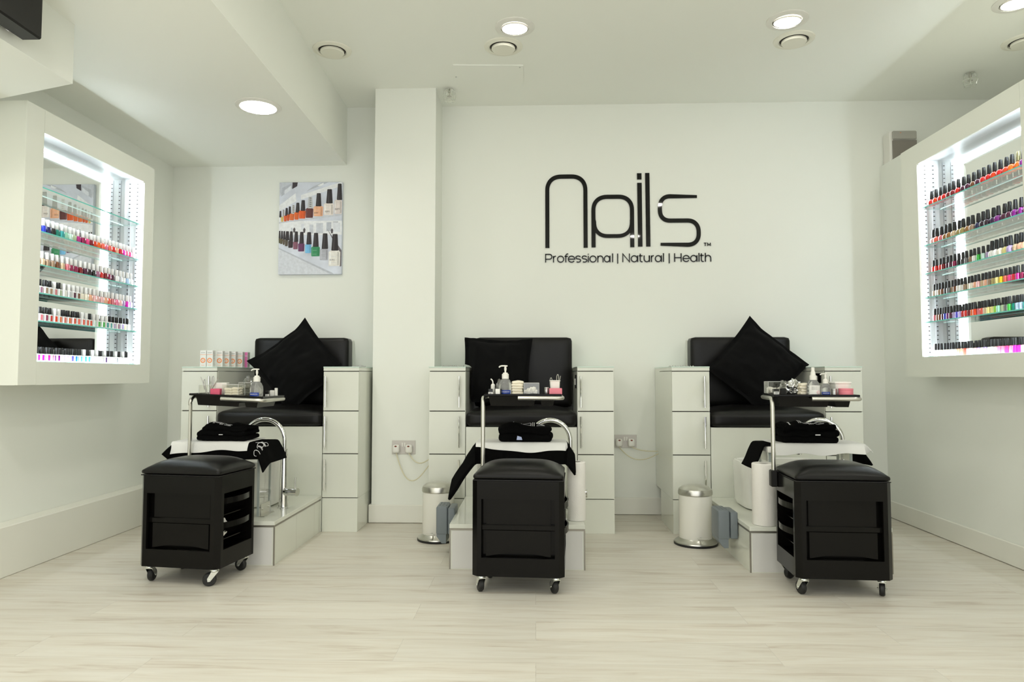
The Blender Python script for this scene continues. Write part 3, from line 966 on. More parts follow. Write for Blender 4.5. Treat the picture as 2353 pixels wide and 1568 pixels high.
def row(side, z, ya, yb, cols, kinds, caps, rowname, depth=0.058):
    """cols etc are listed from left to right in the photo (left: near to far, right: far to near)."""
    n = len(cols)
    for i, col in enumerate(cols):
        f = i / (n - 1)
        if isinstance(kinds, str):
            k = kinds
        else:
            k = kinds[i]
        y = ya + (yb - ya) * f
        x = side * ((2.27 if side < 0 else 2.145) + depth + random.uniform(-0.003, 0.003))
        bm_, cm_ = KINDS[k]
        o = bpy.data.objects.new('nail_polish_bottle', bm_)
        COL.objects.link(o)
        o.location = (x, y, z)
        o.rotation_euler = (0, 0, random.uniform(-0.10, 0.10) if k != 'round' else random.uniform(-0.25, 0.25))
        si = 1 if k == 'sleeve' else 0
        o.material_slots[si].link = 'OBJECT'
        o.material_slots[si].material = PM[col]
        cp = caps if isinstance(caps, str) and len(caps) > 1 and caps in ('black', 'white') else {'b': 'black', 'w': 'white', 'g': 'patterned'}[caps[i]]
        c = bpy.data.objects.new('cap', cm_)
        COL.objects.link(c)
        c.parent = o
        c.material_slots[0].link = 'OBJECT'
        c.material_slots[0].material = {'black': CAPB, 'white': CAPW, 'patterned': CAPG}[cp]
        if k == 'sleeve':
            lb = '%s polish in white sleeve, %s cap, %s from left, %s row, left display' % (col, cp, ordn(i + 1), rowname)
        else:
            lb = '%s polish bottle, %s cap, %s from left, %s row, %s display' % (col, cp, ordn(i + 1), rowname, 'left' if side < 0 else 'right')
        tag(o, lb, 'nail polish', 'polish bottles in the %s row of the %s display' % (rowname, 'left' if side < 0 else 'right'))
c = lambda s_: [q.strip() for q in s_.split(',')]
E2 = 0.0003
row(-1, LSH[1] + E2, 3.085, 3.925, c('sky blue,blue,violet blue,royal blue,navy,black,emerald,teal,mint,pale mint,sage,magenta,berry,hot pink,dark red,orange red,orange,coral,pink,coral,red,peach,crimson,fuchsia,pink,hot pink,white'), 'square', 'white', 'second')
row(-1, LSH[2] + E2, 3.085, 3.905, c('pearl,cream,peach,beige,taupe,taupe,brown,beige,rose,berry,berry,dark red,plum,aubergine,black,mauve,red,dark red,berry,plum,white,silver,white,pale blue,white'), 'square', 'white', 'third')
row(-1, LSH[3] + E2, 3.080, 3.905, c('white,peach,peach,mauve,taupe,taupe,rose,sage,pearl,silver,plum,brown,cream,cream,peach,pale pink,pale pink,pale pink,peach,coral,rose,pink,pale pink,lavender,fuchsia,lilac'),
    ['sleeve'] * 12 + ['square'] * 14, 'bbbbbbwbwwwwwwwwwwwwwwwwww', 'fourth')
row(-1, LSH[4] + E2, 3.080, 3.890, c('red,dark red,red,rose,berry,red,orange red,orange,coral,orange,orange red,coral,coral,orange red,orange red,pale mint,green,green,teal,teal,lavender,mauve,lilac,pale yellow,white'), 'sleeve', 'bbwbbbwwbbbbwwbwwwwbbbbbb', 'fifth')
row(-1, LSH[5] + E2, 3.070, 3.885, c('hot pink,pink,magenta,fuchsia,bright purple,magenta,mauve,purple,lavender,lavender,violet blue,blue,sky blue,teal,sky blue,pale blue,silver,sage,dark purple,lavender,silver,grey,silver,silver,white'), 'sleeve', 'bbbbbbbbbbbbbwbwwbwbbwbwb', 'bottom')
# right display, far end is at the left of the picture
row(1, RSH[0] + E2, 3.895, 3.085, c('red,orange red,red,red,dark red,dark red,red,plum,plum,brown,plum,red,red,orange red,red,orange red,orange,orange,purple,magenta,royal blue'), 'round', 'bbbbbbbbbbbbbbbbbgbbb', 'top')
row(1, RSH[1] + E2, 3.895, 3.075, c('pale pink,coral,rose,bronze,bronze,beige,olive gold,olive gold,bronze,taupe,navy,aubergine,aubergine,dark purple,purple,plum,plum,purple,purple,mauve,lilac,brown'), 'round', 'black', 'second')
row(1, RSH[2] + E2, 3.900, 3.075, c('red,red,red,dark red,plum,plum,berry,black,charcoal,grey,taupe,pearl,green,pale mint,lavender,pearl,clear,cream,pale yellow,lavender,beige,peach,peach,beige,pale pink,pale pink'), ['slim'] * 15 + ['round'] * 11, 'black', 'third')
row(1, RSH[3] + E2, 3.900, 3.065, c('taupe,white,taupe,brown,charcoal,grey,taupe,brown,pearl,pearl,taupe,cream,cream,peach,pale pink,beige,peach,taupe,olive gold,pale yellow,yellow,coral,hot pink,crimson,magenta,berry,brown,orange red,orange,coral,red'), 'slim', 'black', 'fourth')
row(1, RSH[4] + E2, 3.900, 3.065, c('rose,brown,brown,plum,royal blue,purple,plum,lavender,violet blue,lilac,red,red,dark red,orange,orange red,rose,coral,beige,pale yellow,pale yellow,lime,mint,sage,grey,green,emerald,pale blue,pale blue,teal,emerald,sky blue,blue,royal blue,navy'), 'slim', 'black', 'fifth')
row(1, RSH[5] + E2, 3.900, 3.055, c('clear,clear,cream,clear,cream,clear,white,cream,peach,peach,coral,pale pink,clear,pale pink,lilac,clear,lilac,clear,white,pale pink,pink,pink,hot pink,pink,fuchsia,fuchsia,pale pink,pink,hot pink,coral,crimson,red,red'), 'slim', 'black', 'bottom')

# ------------------------------------------------------------------ pedicure stations
CY0, CY1 = 4.12, 4.69
def cabinet(x0, x1, hside, label, notch=0.0):
    t = thing('storage_cabinet', label, 'cabinet', ((x0 + x1) / 2, CY0, 0), 0, 'narrow white cabinets beside the pedicure seats')
    b = MB()
    nx0, nx1 = (x0 + notch, x1) if hside < 0 else (x0, x1 - notch)
    yn = 4.52 if notch else CY1
    b.box(x0, x1, CY0 + 0.018, yn, 0.198, 0.946)
    if notch:
        b.box(nx0, nx1, yn, CY1, 0.198, 0.9685)
    b.box(x0, x1, CY0, yn, 0.949, 0.9685, 0.001)
    obj('carcass', b, GLOSS, t)
    obj('plinth', MB().box(x0 + 0.001, x1 - 0.001, CY0 + 0.001, yn, 0.0, 0.1965, 0.001), GLOSS, t)
    obj('gap_shade_strip', MB().box(x0 + 0.004, x1 - 0.004, CY0 + 0.010, CY0 + 0.018, 0.20, 0.949), GAP, t)  # dark strip behind the doors, painting the shade seen in their gaps
    b = MB().box(x0 - 0.001, x1 + 0.001, CY0 - 0.002, yn, 0.9685, 0.9745, 0.001)
    if notch:
        b.box(nx0, nx1, yn, CY1, 0.9685, 0.9745)
    obj('glass_top', b, GTOP, t, label='pale green glass top')
    for z0, z1 in ((0.7135, 0.9440), (0.4605, 0.7080), (0.2010, 0.4550)):
        d = obj('door', MB().box(x0 + 0.001, x1 - 0.001, CY0, CY0 + 0.017, z0, z1, 0.0012), GLOSS, t)
        hx = x1 - 0.036 if hside > 0 else x0 + 0.020
        zc = z1 - 0.118
        h = MB()
        h.cyl((hx, CY0 - 0.030, zc - 0.092), (hx, CY0 - 0.030, zc + 0.092), 0.0058, 12)
        for zz in (zc - 0.056, zc + 0.056):
            h.cyl((hx, CY0 + 0.0, zz), (hx, CY0 - 0.030, zz), 0.0042, 8)
        obj('handle', h, CHROME, d, label='chrome bar handle')
    return t
CABS = [(-2.123, -1.908, 1, 'white cabinet under the orange printed cartons, beside the left seat'),
        (-1.263, -1.050, -1, 'white cabinet between the left seat and the pilaster', 0.045),
        (-0.631, -0.413, 1, 'white cabinet left of the middle seat, behind the left pedal bin'),
        (0.247, 0.462, -1, 'white cabinet right of the middle seat'),
        (0.800, 1.020, 1, 'white cabinet left of the right seat, behind the right pedal bin', 0.03),
        (1.686, 1.900, -1, 'white cabinet at far right, beside the right seat')]
for a in CABS:
    cabinet(*a)

def bench(x0, x1, bx0, bx1, label):
    t = thing('pedicure_seat', label, 'seat', ((x0 + x1) / 2, 4.4, 0), 0, 'black and white pedicure seats')
    obj('base_panel', MB().box(x0 + 0.001, x1 - 0.001, 4.1205, 4.685, 0.0, 0.618, 0.001), GLOSS, t, label='glossy white base')
    obj('seat_cushion', MB().puff(x0 + 0.004, x1 - 0.004, 4.105, 4.60, 0.620, 0.706, 0.026, 0.036, 18, ex=3.0, front=0.010), VINYL, t, label='black vinyl seat')
    b = MB().puff(bx0, bx1, 4.545, 4.665, 0.715, 1.172, 0.024, 0.0, 14, front=0.016)
    obj('backrest', b, VINYL, t, label='black vinyl backrest')
    obj('back_board', MB().box(bx0 - 0.002, bx1 + 0.002, 4.666, 4.688, 0.62, 1.158, 0.001), SATIN, t, label='white board')
bench(-1.906, -1.265, -1.862, -1.232, 'black padded pedicure seat at the left, next to the cartons')
bench(-0.411, 0.245, -0.398, 0.240, 'black padded pedicure seat in the middle, nearest the lettering')
bench(1.022, 1.684, 1.008, 1.648, 'black padded pedicure seat at the right')

def platform(x0, x1, yf, label):
    t = thing('foot_platform', label, 'platform', ((x0 + x1) / 2, (yf + 4.14) / 2, 0), 0, 'low white platforms in front of the seats')
    obj('body', MB().box(x0 + 0.003, x1 - 0.003, yf + 0.003, 4.117, 0, 0.184), GLOSS, t)
    for k in range(2):
        yy = yf + 0.003 + (4.14 - yf) * (0.42 + 0.4 * k)
        for xx in (x0 + 0.0028, x1 - 0.0032):
            obj('tile_joint', MB().box(xx, xx + 0.0004, yy, yy + 0.0025, 0, 0.184), pmat('tile_grout', (0.55, 0.53, 0.48), 0.8), t)
    obj('top_slab', MB().box(x0, x1, yf, 4.118, 0.1925, 0.2125, 0.0012), GLOSS, t)
    b = MB()
    b.box(x0 + 0.0005, x1 - 0.0005, yf + 0.0005, 4.117, 0.184, 0.1925)
    for xx in (x0 - 0.0005, x1 - 0.0055):
        b.box(xx, xx + 0.006, yf + 0.0, yf + 0.006, 0, 0.184)
    obj('edge_trim', b, pmat('grey_edge_metal', (0.30, 0.28, 0.24), 0.35, metal=0.8), t)
    obj('front_tile', MB().box(x0 + 0.012, x1 - 0.012, yf + 0.0012, yf + 0.003, 0.004, 0.181, 0.0005), pmat('pale_grey_tile', (0.66, 0.655, 0.63), 0.35), t, label='pale grey front tile')
    return t
PLS = [(-1.905, -1.268, 3.385), (-0.411, 0.235, 3.352), (1.003, 1.660, 3.338)]
platform(*PLS[0], 'low white foot platform under the left mixer tap')
platform(*PLS[1], 'low white foot platform behind the middle trolley stool')
platform(*PLS[2], 'low white foot platform behind the right trolley stool')
PCX = [-1.585, -0.070, 1.345]
PT = 0.2126

def basin(cx, label):
    t = thing('foot_basin', label, 'basin', (cx, 3.86, PT), 0, 'white foot basins on the platforms')
    b = MB()
    prof = [(0.166, 0.0), (0.180, 0.008), (0.187, 0.03), (0.190, 0.18), (0.192, 0.236), (0.190, 0.244), (0.178, 0.246), (0.170, 0.240), (0.162, 0.15), (0.152, 0.05), (0.02, 0.036)]
    b.lathe([(r * 1.18 * 1.0, z) for r, z in prof], n=48, power=5.5)
    for v in b.bm.verts:
        v.co.y *= 0.72
    obj('bowl', b, pmat('white_ceramic', (0.84, 0.84, 0.79), 0.10, coat=0.3), t, True)
    obj('waste', MB().lathe([(0.022, 0.036), (0.022, 0.041), (0.002, 0.043)], n=20), CHROME, t, True)
basin(PCX[0] - 0.05, 'white foot basin behind the left footrest')
basin(PCX[1] - 0.03, 'white foot basin behind the middle footrest')
basin(PCX[2] - 0.02, 'white foot basin behind the right footrest')

def tap(x, y, label, ang=0.0):
    t = thing('mixer_tap', label, 'tap', (x, y, PT), ang, 'tall chrome swan neck mixer taps')
    b = MB()
    b.lathe([(0.032, 0), (0.032, 0.003), (0.0265, 0.006), (0.0255, 0.02), (0.0175, 0.31)], n=24)
    obj('body', b, CHROME, t, True)
    obj('joint_ring', MB().lathe([(0.0182, 0.309), (0.0182, 0.313)], n=24), STEEL, t, True)
    r = 0.108
    pts = [(0, 0, 0.313), (0, 0, 0.36)] + [(-r + r * cos(a), 0, 0.36 + r * 1.04 * sin(a)) for a in [pi * k / 18 for k in range(1, 19)]] + [(-2 * r, 0, 0.30)]
    b = MB().tube(pts, 0.0125, 16)
    b.lathe([(0.0145, 0.285), (0.0145, 0.335)], (-2 * r, 0, 0), 16)
    obj('spout', b, CHROME, t, True)
    b = MB().tube([(0.012, -0.012, 0.088), (0.045, -0.020, 0.088), (0.0455, -0.020, 0.088), (0.086, -0.030, 0.088)], 0.021, 18)
    obj('valve', b, CHROME, t, True)
    obj('lever', MB().tube([(0.070, -0.026, 0.105), (0.072, -0.027, 0.165)], 0.0045, 10), CHROME, t, True)
tap(PCX[0] + 0.232, 3.735, 'tall chrome mixer tap fully seen on the left platform')
tap(PCX[1] + 0.255, 3.735, 'chrome mixer tap mostly hidden behind the middle footrest', 0.1)
tap(PCX[2] + 0.278, 3.76, 'chrome mixer tap behind the right footrest and folded towel', -0.25)

ZP = 0.575      # footrest pad top
FY = 3.545      # its middle
def footrest(cx, yf, label, right=True):
    t = thing('footrest', label, 'footrest', (cx, FY, PT), 0, 'clear sided footrests on the platforms')
    obj('pad', MB().box(cx - 0.215, cx + 0.215, FY - 0.095, FY + 0.095, ZP - 0.03, ZP, 0.006, 3), WHITEP, t)
    for sx in (-1, 1):
        x = cx + sx * 0.196
        b = MB().box(x - 0.006, x + 0.006, FY - 0.065, FY + 0.085, PT + 0.004, ZP - 0.03)
        obj('clear_panel', b, CLEARP, t, label='clear acrylic upright')
        b = MB()
        for yy in (FY - 0.067, FY + 0.083):
            b.box(x - 0.0062, x + 0.0062, yy, yy + 0.003, PT + 0.004, ZP - 0.03)
        obj('panel_edge', b, pmat('acrylic_edge', (0.42, 0.47, 0.45), 0.15), t)
        xo = x + sx * 0.008
        b = MB()
        xa, xb = sorted((xo - 0.0015, xo + 0.0015))
        b.box(xa, xb, FY - 0.050, FY + 0.070, PT + 0.003, PT + 0.060)
        obj('pad_bracket', MB().box(xa, xb, FY - 0.050, FY + 0.040, ZP - 0.075, ZP - 0.03), STEEL, t)
        xa, xb = sorted((x + sx * 0.006, x + sx * 0.030))
        b.box(xa, xb, FY - 0.055, FY + 0.075, PT, PT + 0.003)
        for yy in (FY - 0.03, FY + 0.05):
            for zz in (PT + 0.035,):
                b.cyl((xo, yy, zz), (xo + sx * 0.006, yy, zz), 0.006, 10)
        obj('bracket', b, STEEL, t, label='brushed steel bracket')
footrest(PCX[0], 0, 'left footrest draped in black and white, beside the seen tap')
footrest(PCX[1], 0, 'middle footrest, draped, behind the middle stool')
footrest(PCX[2], 0, 'right footrest whose clear panels show under white paper')

def bend(d, e, r, ang):
    s_ = abs(d) - e
    if s_ <= 0:
        return d, 0.0
    sg = 1 if d > 0 else -1
    t_ = min(s_ / r, ang)
    h, dz = r * sin(t_), r * (1 - cos(t_))
    rest = s_ - r * t_
    if rest > 0:
        h += rest * cos(ang)
        dz += rest * sin(ang)
    return sg * (e + h), dz
def cloth_fn(cx, z, u0, u1, v0, v1, aL, aR, aF, ex=0.218, ey=0.098, wr=0.004, skew=0.0, seed=0, flare=0.0, dyk=0.5, edge=0.0):
    def f(a, b_):
        u = u0 + (u1 - u0) * a
        ve = v0 * (1 + edge * NZ.noise(V((u * 7, seed, 0.5))))
        v = ve + (v1 - ve) * b_ + skew * u
        x, dx = bend(u, ex, 0.018, aL if u < 0 else aR)
        y, dy = bend(v, ey, 0.018, aF)
        over = max(0, abs(u) - ex)
        if over > 0:
            y = v * (1 + flare * over) if abs(v) < 0.2 else y
            dy *= dyk
        n = NZ.noise(V((u * 9 + seed, v * 9, seed * 1.7)))
        hang = min(1, (dx + dy) * 14)
        z_ = z - dx - dy
        return V((cx + x + n * wr * hang * 3, FY + y - 0.008 * hang + n * wr * hang * 2, z_ + (0.5 + 0.5 * n) * wr * (1 - 0.6 * hang)))
    return f
def towel_drape(cx, label, **k):
    f = cloth_fn(cx, ZP + 0.006, **k)
    o = obj('draped_towel', MB().sheet(f, 64, 36, 0.008), TERRY, loc=(cx, FY, ZP))
    tag(o, label, 'towel', 'black towels draped over the footrests')
    return o, f
tL, fL = towel_drape(PCX[0], 'black towel with white lettering hanging over the left footrest', u0=-0.226, u1=0.33, v0=-0.187, v1=0.10, aL=1.30, aR=1.12, aF=1.35, seed=3, flare=0.4, skew=0.02)
tC, fC = towel_drape(PCX[1], 'black towel hanging far out to the left of the middle footrest', u0=-0.43, u1=0.285, v0=-0.20, v1=0.10, aL=0.98, aR=1.05, aF=1.35, seed=9, flare=0.2, dyk=1.0)
tR, fR = towel_drape(PCX[2], 'black towel under white paper on the right footrest', u0=-0.355, u1=0.335, v0=-0.085, v1=0.10, aL=1.10, aR=1.10, aF=1.2, seed=15, flare=0.3)

def paper(cx, label, **k):
    f = cloth_fn(cx, ZP + 0.0155, wr=0.003, edge=0.12, **k)
    o = obj('paper_sheet', MB().sheet(f, 60, 30, 0.0016), WPAPER, loc=(cx, FY, ZP))
    tag(o, label, 'paper', 'white paper sheets over the footrest towels')
paper(PCX[0] - 0.01, 'white paper sheet over the left footrest beside the lettered towel', u0=-0.215, u1=0.175, v0=-0.165, v1=0.09, aL=1.2, aR=1.2, aF=1.25, ex=0.224, ey=0.104, skew=0.06, seed=4)
paper(PCX[1], 'white paper sheet over the middle footrest', u0=-0.222, u1=0.225, v0=-0.150, v1=0.09, aL=1.2, aR=1.2, aF=1.25, ex=0.224, ey=0.104, skew=-0.04, seed=7)
paper(PCX[2] + 0.01, 'white paper sheet over the right footrest', u0=-0.20, u1=0.248, v0=-0.165, v1=0.095, aL=1.0, aR=0.9, aF=1.25, ex=0.226, ey=0.104, seed=12)

# white lettering embroidered near the right end of the left towel
def towel_logo(f, o, au, av, su, sv):
    b = MB()
    for ch, st in nails_paths().items():
        for p, hw, ws in st:
            dense = []
            for (x0, y0), (x1, y1) in zip(p, p[1:]):
                n = max(1, int(math.hypot(x1 - x0, y1 - y0) / 60))
                dense += [(x0 + (x1 - x0) * k / n, y0 + (y1 - y0) * k / n) for k in range(n)]
            dense.append(p[-1])
            def fm(u, v, d):
                uu, vv = (u - 1090) / 1700 * su, (v - 590) / 800 * sv
                a, b_ = au + vv, av + uu
                e = 0.004
                P0 = f(a, b_)
                n = (f(a + e, b_) - P0).cross(f(a, b_ + e) - P0)
                n = n.normalized() if n.length > 0 else V((0, 0, 1))
                if n.z < 0:
                    n = -n
                return P0 + n * (0.0046 + 0.0012 * d)
            b.stroke(dense, 17, fm)
    obj('embroidery', b, THREAD, o, label='white embroidered lettering')
towel_logo(fL, tL, 0.800, 0.25, 0.42, 0.098)

def folded(cx, cy, w_, d_, h_, label, seed, layers=3, rz=0.0, logo=None):
    t = thing('folded_towel', label, 'towel', (cx, cy, ZP + 0.020), rz, 'folded black towels on the footrests')
    b = MB()
    z = 0.0
    for k in range(layers):
        hk = h_ / layers
        ox = random.uniform(-0.012, 0.012)
        ws = w_ / 2 - 0.006 * k + random.uniform(-0.006, 0.006)
        b.puff(-ws + ox, ws + ox, -d_ / 2 + 0.004 * k, d_ / 2, z + 0.001, z + hk * 1.12, hk * 0.5, 0.008 if k == layers - 1 else 0.003, 18, nz=0.017 if k else 0.006, ns=7.0 + seed * 2 + k * 3)
        z += hk
    o = obj('cloth', b, TERRY, t, True)
    if logo:
        b = MB()
        for ch, st in nails_paths().items():
            for p, hw, ws in st:
                dense = []
                for (x0, y0), (x1, y1) in zip(p, p[1:]):
                    n = max(1, int(math.hypot(x1 - x0, y1 - y0) / 60))
                    dense += [(x0 + (x1 - x0) * k / n, y0 + (y1 - y0) * k / n) for k in range(n)]
                dense.append(p[-1])
                from mathutils.bvhtree import BVHTree
                if 'bvh' not in logo:
                    logo['bvh'] = BVHTree.FromPolygons([v.co for v in o.data.vertices], [p_.vertices for p_ in o.data.polygons])
                def fm(u, v, d):
                    x, y = logo['x'] + (u - 1090) / 1700 * logo['w'], logo['y'] - (v - 590) / 800 * logo['h']
                    hit = logo['bvh'].ray_cast(V((x, y, 0.4)), V((0, 0, -1)))
                    zz = hit[0].z if hit[0] else 0.06
                    return V((x, y, zz + 0.0012 + 0.001 * d))
                b.stroke(dense, 20, fm)
        obj('embroidery', b, THREAD, t, True, label='white embroidered lettering')
    return t
ft = folded(-1.570, 3.53, 0.265, 0.16, 0.066, 'folded black towel on the left footrest', 1.0, rz=-0.06, logo=dict(x=-0.03, y=-0.02, w=0.12, h=0.05))
obj('care_label', MB().box(-0.004, 0.016, -0.0885, -0.086, 0.030, 0.0335), THREAD, ft, True, label='small white label')
ft = folded(-0.052, 3.53, 0.275, 0.16, 0.066, 'folded black towel on the middle footrest with a blue white tag', 2.0, layers=2, rz=-0.03, logo=dict(x=0.02, y=0.01, w=0.16, h=0.06))
obj('care_label', MB().prism([(-0.038, 0.010), (-0.010, 0.010), (-0.014, 0.024), (-0.034, 0.030)], -0.091, -0.089, 'y'), pmat('pale_blue_tag', (0.45, 0.52, 0.75), 0.7), ft, True, label='pale blue tag')
ft = folded(1.345, 3.53, 0.285, 0.17, 0.080, 'folded black towel with white lettering on the right footrest', 3.0, rz=-0.02, logo=dict(x=-0.01, y=-0.02, w=0.17, h=0.06))
obj('care_label', MB().box(0.012, 0.036, -0.0925, -0.090, 0.036, 0.041), THREAD, ft, True, label='small white label')

# ------------------------------------------------------------------ cushions
def cushion(cx, cy, cz, size, roll, lean, label, seed, clampf=None, yaw=0.0):
    n = 40
    hs = size / 2
    X = M.Translation((cx, cy, cz)) @ M.Rotation(yaw, 4, 'Z') @ M.Rotation(lean, 4, 'X') @ M.Rotation(roll, 4, 'Y')
    b = MB()
    def shape(u, v, sg):
        # u,v in -1..1
        pull = 0.075
        x = hs * u * (1 - pull * (1 - v * v) * abs(u))
        z = hs * v * (1 - pull * (1 - u * u) * abs(v))
        e = max(abs(u), abs(v))
        fl = 0.90
        k = max(0.0, 1 - (abs(u) / fl) ** 2.2) * max(0.0, 1 - (abs(v) / fl) ** 2.2)
        th = 0.080 * k ** 0.55 + 0.003
        ang = math.atan2(v, u)
        wr = 0.018 * NZ.noise(V((u * 2.6 + seed, v * 2.6, seed))) + 0.014 * NZ.noise(V((u * 6 + seed * 2, v * 2.0, 3.1))) 
        cr = 0.006 * sin(9 * (u + v * 0.6) + 4 * NZ.noise(V((u * 2, v * 2, seed * 3)))) * k
        ear = 0.05 * max(0, (abs(u) + abs(v)) - 1.55) * (1 if NZ.noise(V((u, v, seed))) > 0 else -1)
        p = X @ V((x, sg * th + (wr + cr) * (0.7 if sg < 0 else 0.4) + ear, z))
        if clampf:
            p = clampf(p)
        return p
    V_ = {}
    def vt(i, j, sg):
        if i in (0, n) or j in (0, n):
            key = (i, j, 0)
            sgn = -1
        else:
            key = (i, j, sg)
            sgn = sg
        if key not in V_:
            V_[key] = b.bm.verts.new(shape(-1 + 2 * i / n, -1 + 2 * j / n, sgn))
        return V_[key]
    for sg in (-1, 1):
        for i in range(n):
            for j in range(n):
                q = [vt(i, j, sg), vt(i + 1, j, sg), vt(i + 1, j + 1, sg), vt(i, j + 1, sg)]
                b._f(q if sg < 0 else q[::-1], True)
    o = obj('cushion', b, FABRIC, sharp=80, loc=(cx, cy, cz))
    tag(o, label, 'cushion', 'black cotton cushions on the pedicure seats')
def clL(p):
    if p.z < 0.985 and p.x > -1.275:
        p.x = -1.275 - 0.12 * 0
    if p.z < 0.735:
        p.z = 0.735 + 0.02 * (p.z - 0.735)
    p.y = min(p.y, 4.535)
    if p.x < -1.90 and p.z < 0.98:
        p.x = -1.90
    return p
def clC(p):
    if p.z < 0.985 and p.x < -0.402:
        p.x = -0.402
    if p.z < 0.735:
        p.z = 0.735 + 0.02 * (p.z - 0.735)
    p.y = min(p.y, 4.53)
    return p
def clR(p):
    if p.z < 0.980 and p.x > 1.60 and p.y > 4.1:
        p.z = max(p.z, 0.980) if p.x > 1.68 and p.z > 0.93 else p.z
        if p.z < 0.98:
            p.x = min(p.x, 1.675)
    if p.z < 0.735:
        p.z = 0.735 + 0.02 * (p.z - 0.735)
    p.y = min(p.y, 4.535)
    return p
cushion(-1.520, 4.405, 0.985, 0.455, R(49), R(-16), 'black cushion standing on its corner on the left seat', 1.3, clL)
cushion(-0.245, 4.415, 0.950, 0.440, R(3), R(-14), 'black square cushion upright on the middle seat', 5.1, clC, 0.05)
cushion(1.385, 4.400, 0.980, 0.470, R(-48), R(-16), 'black cushion standing on its corner on the right seat', 8.7, clR)

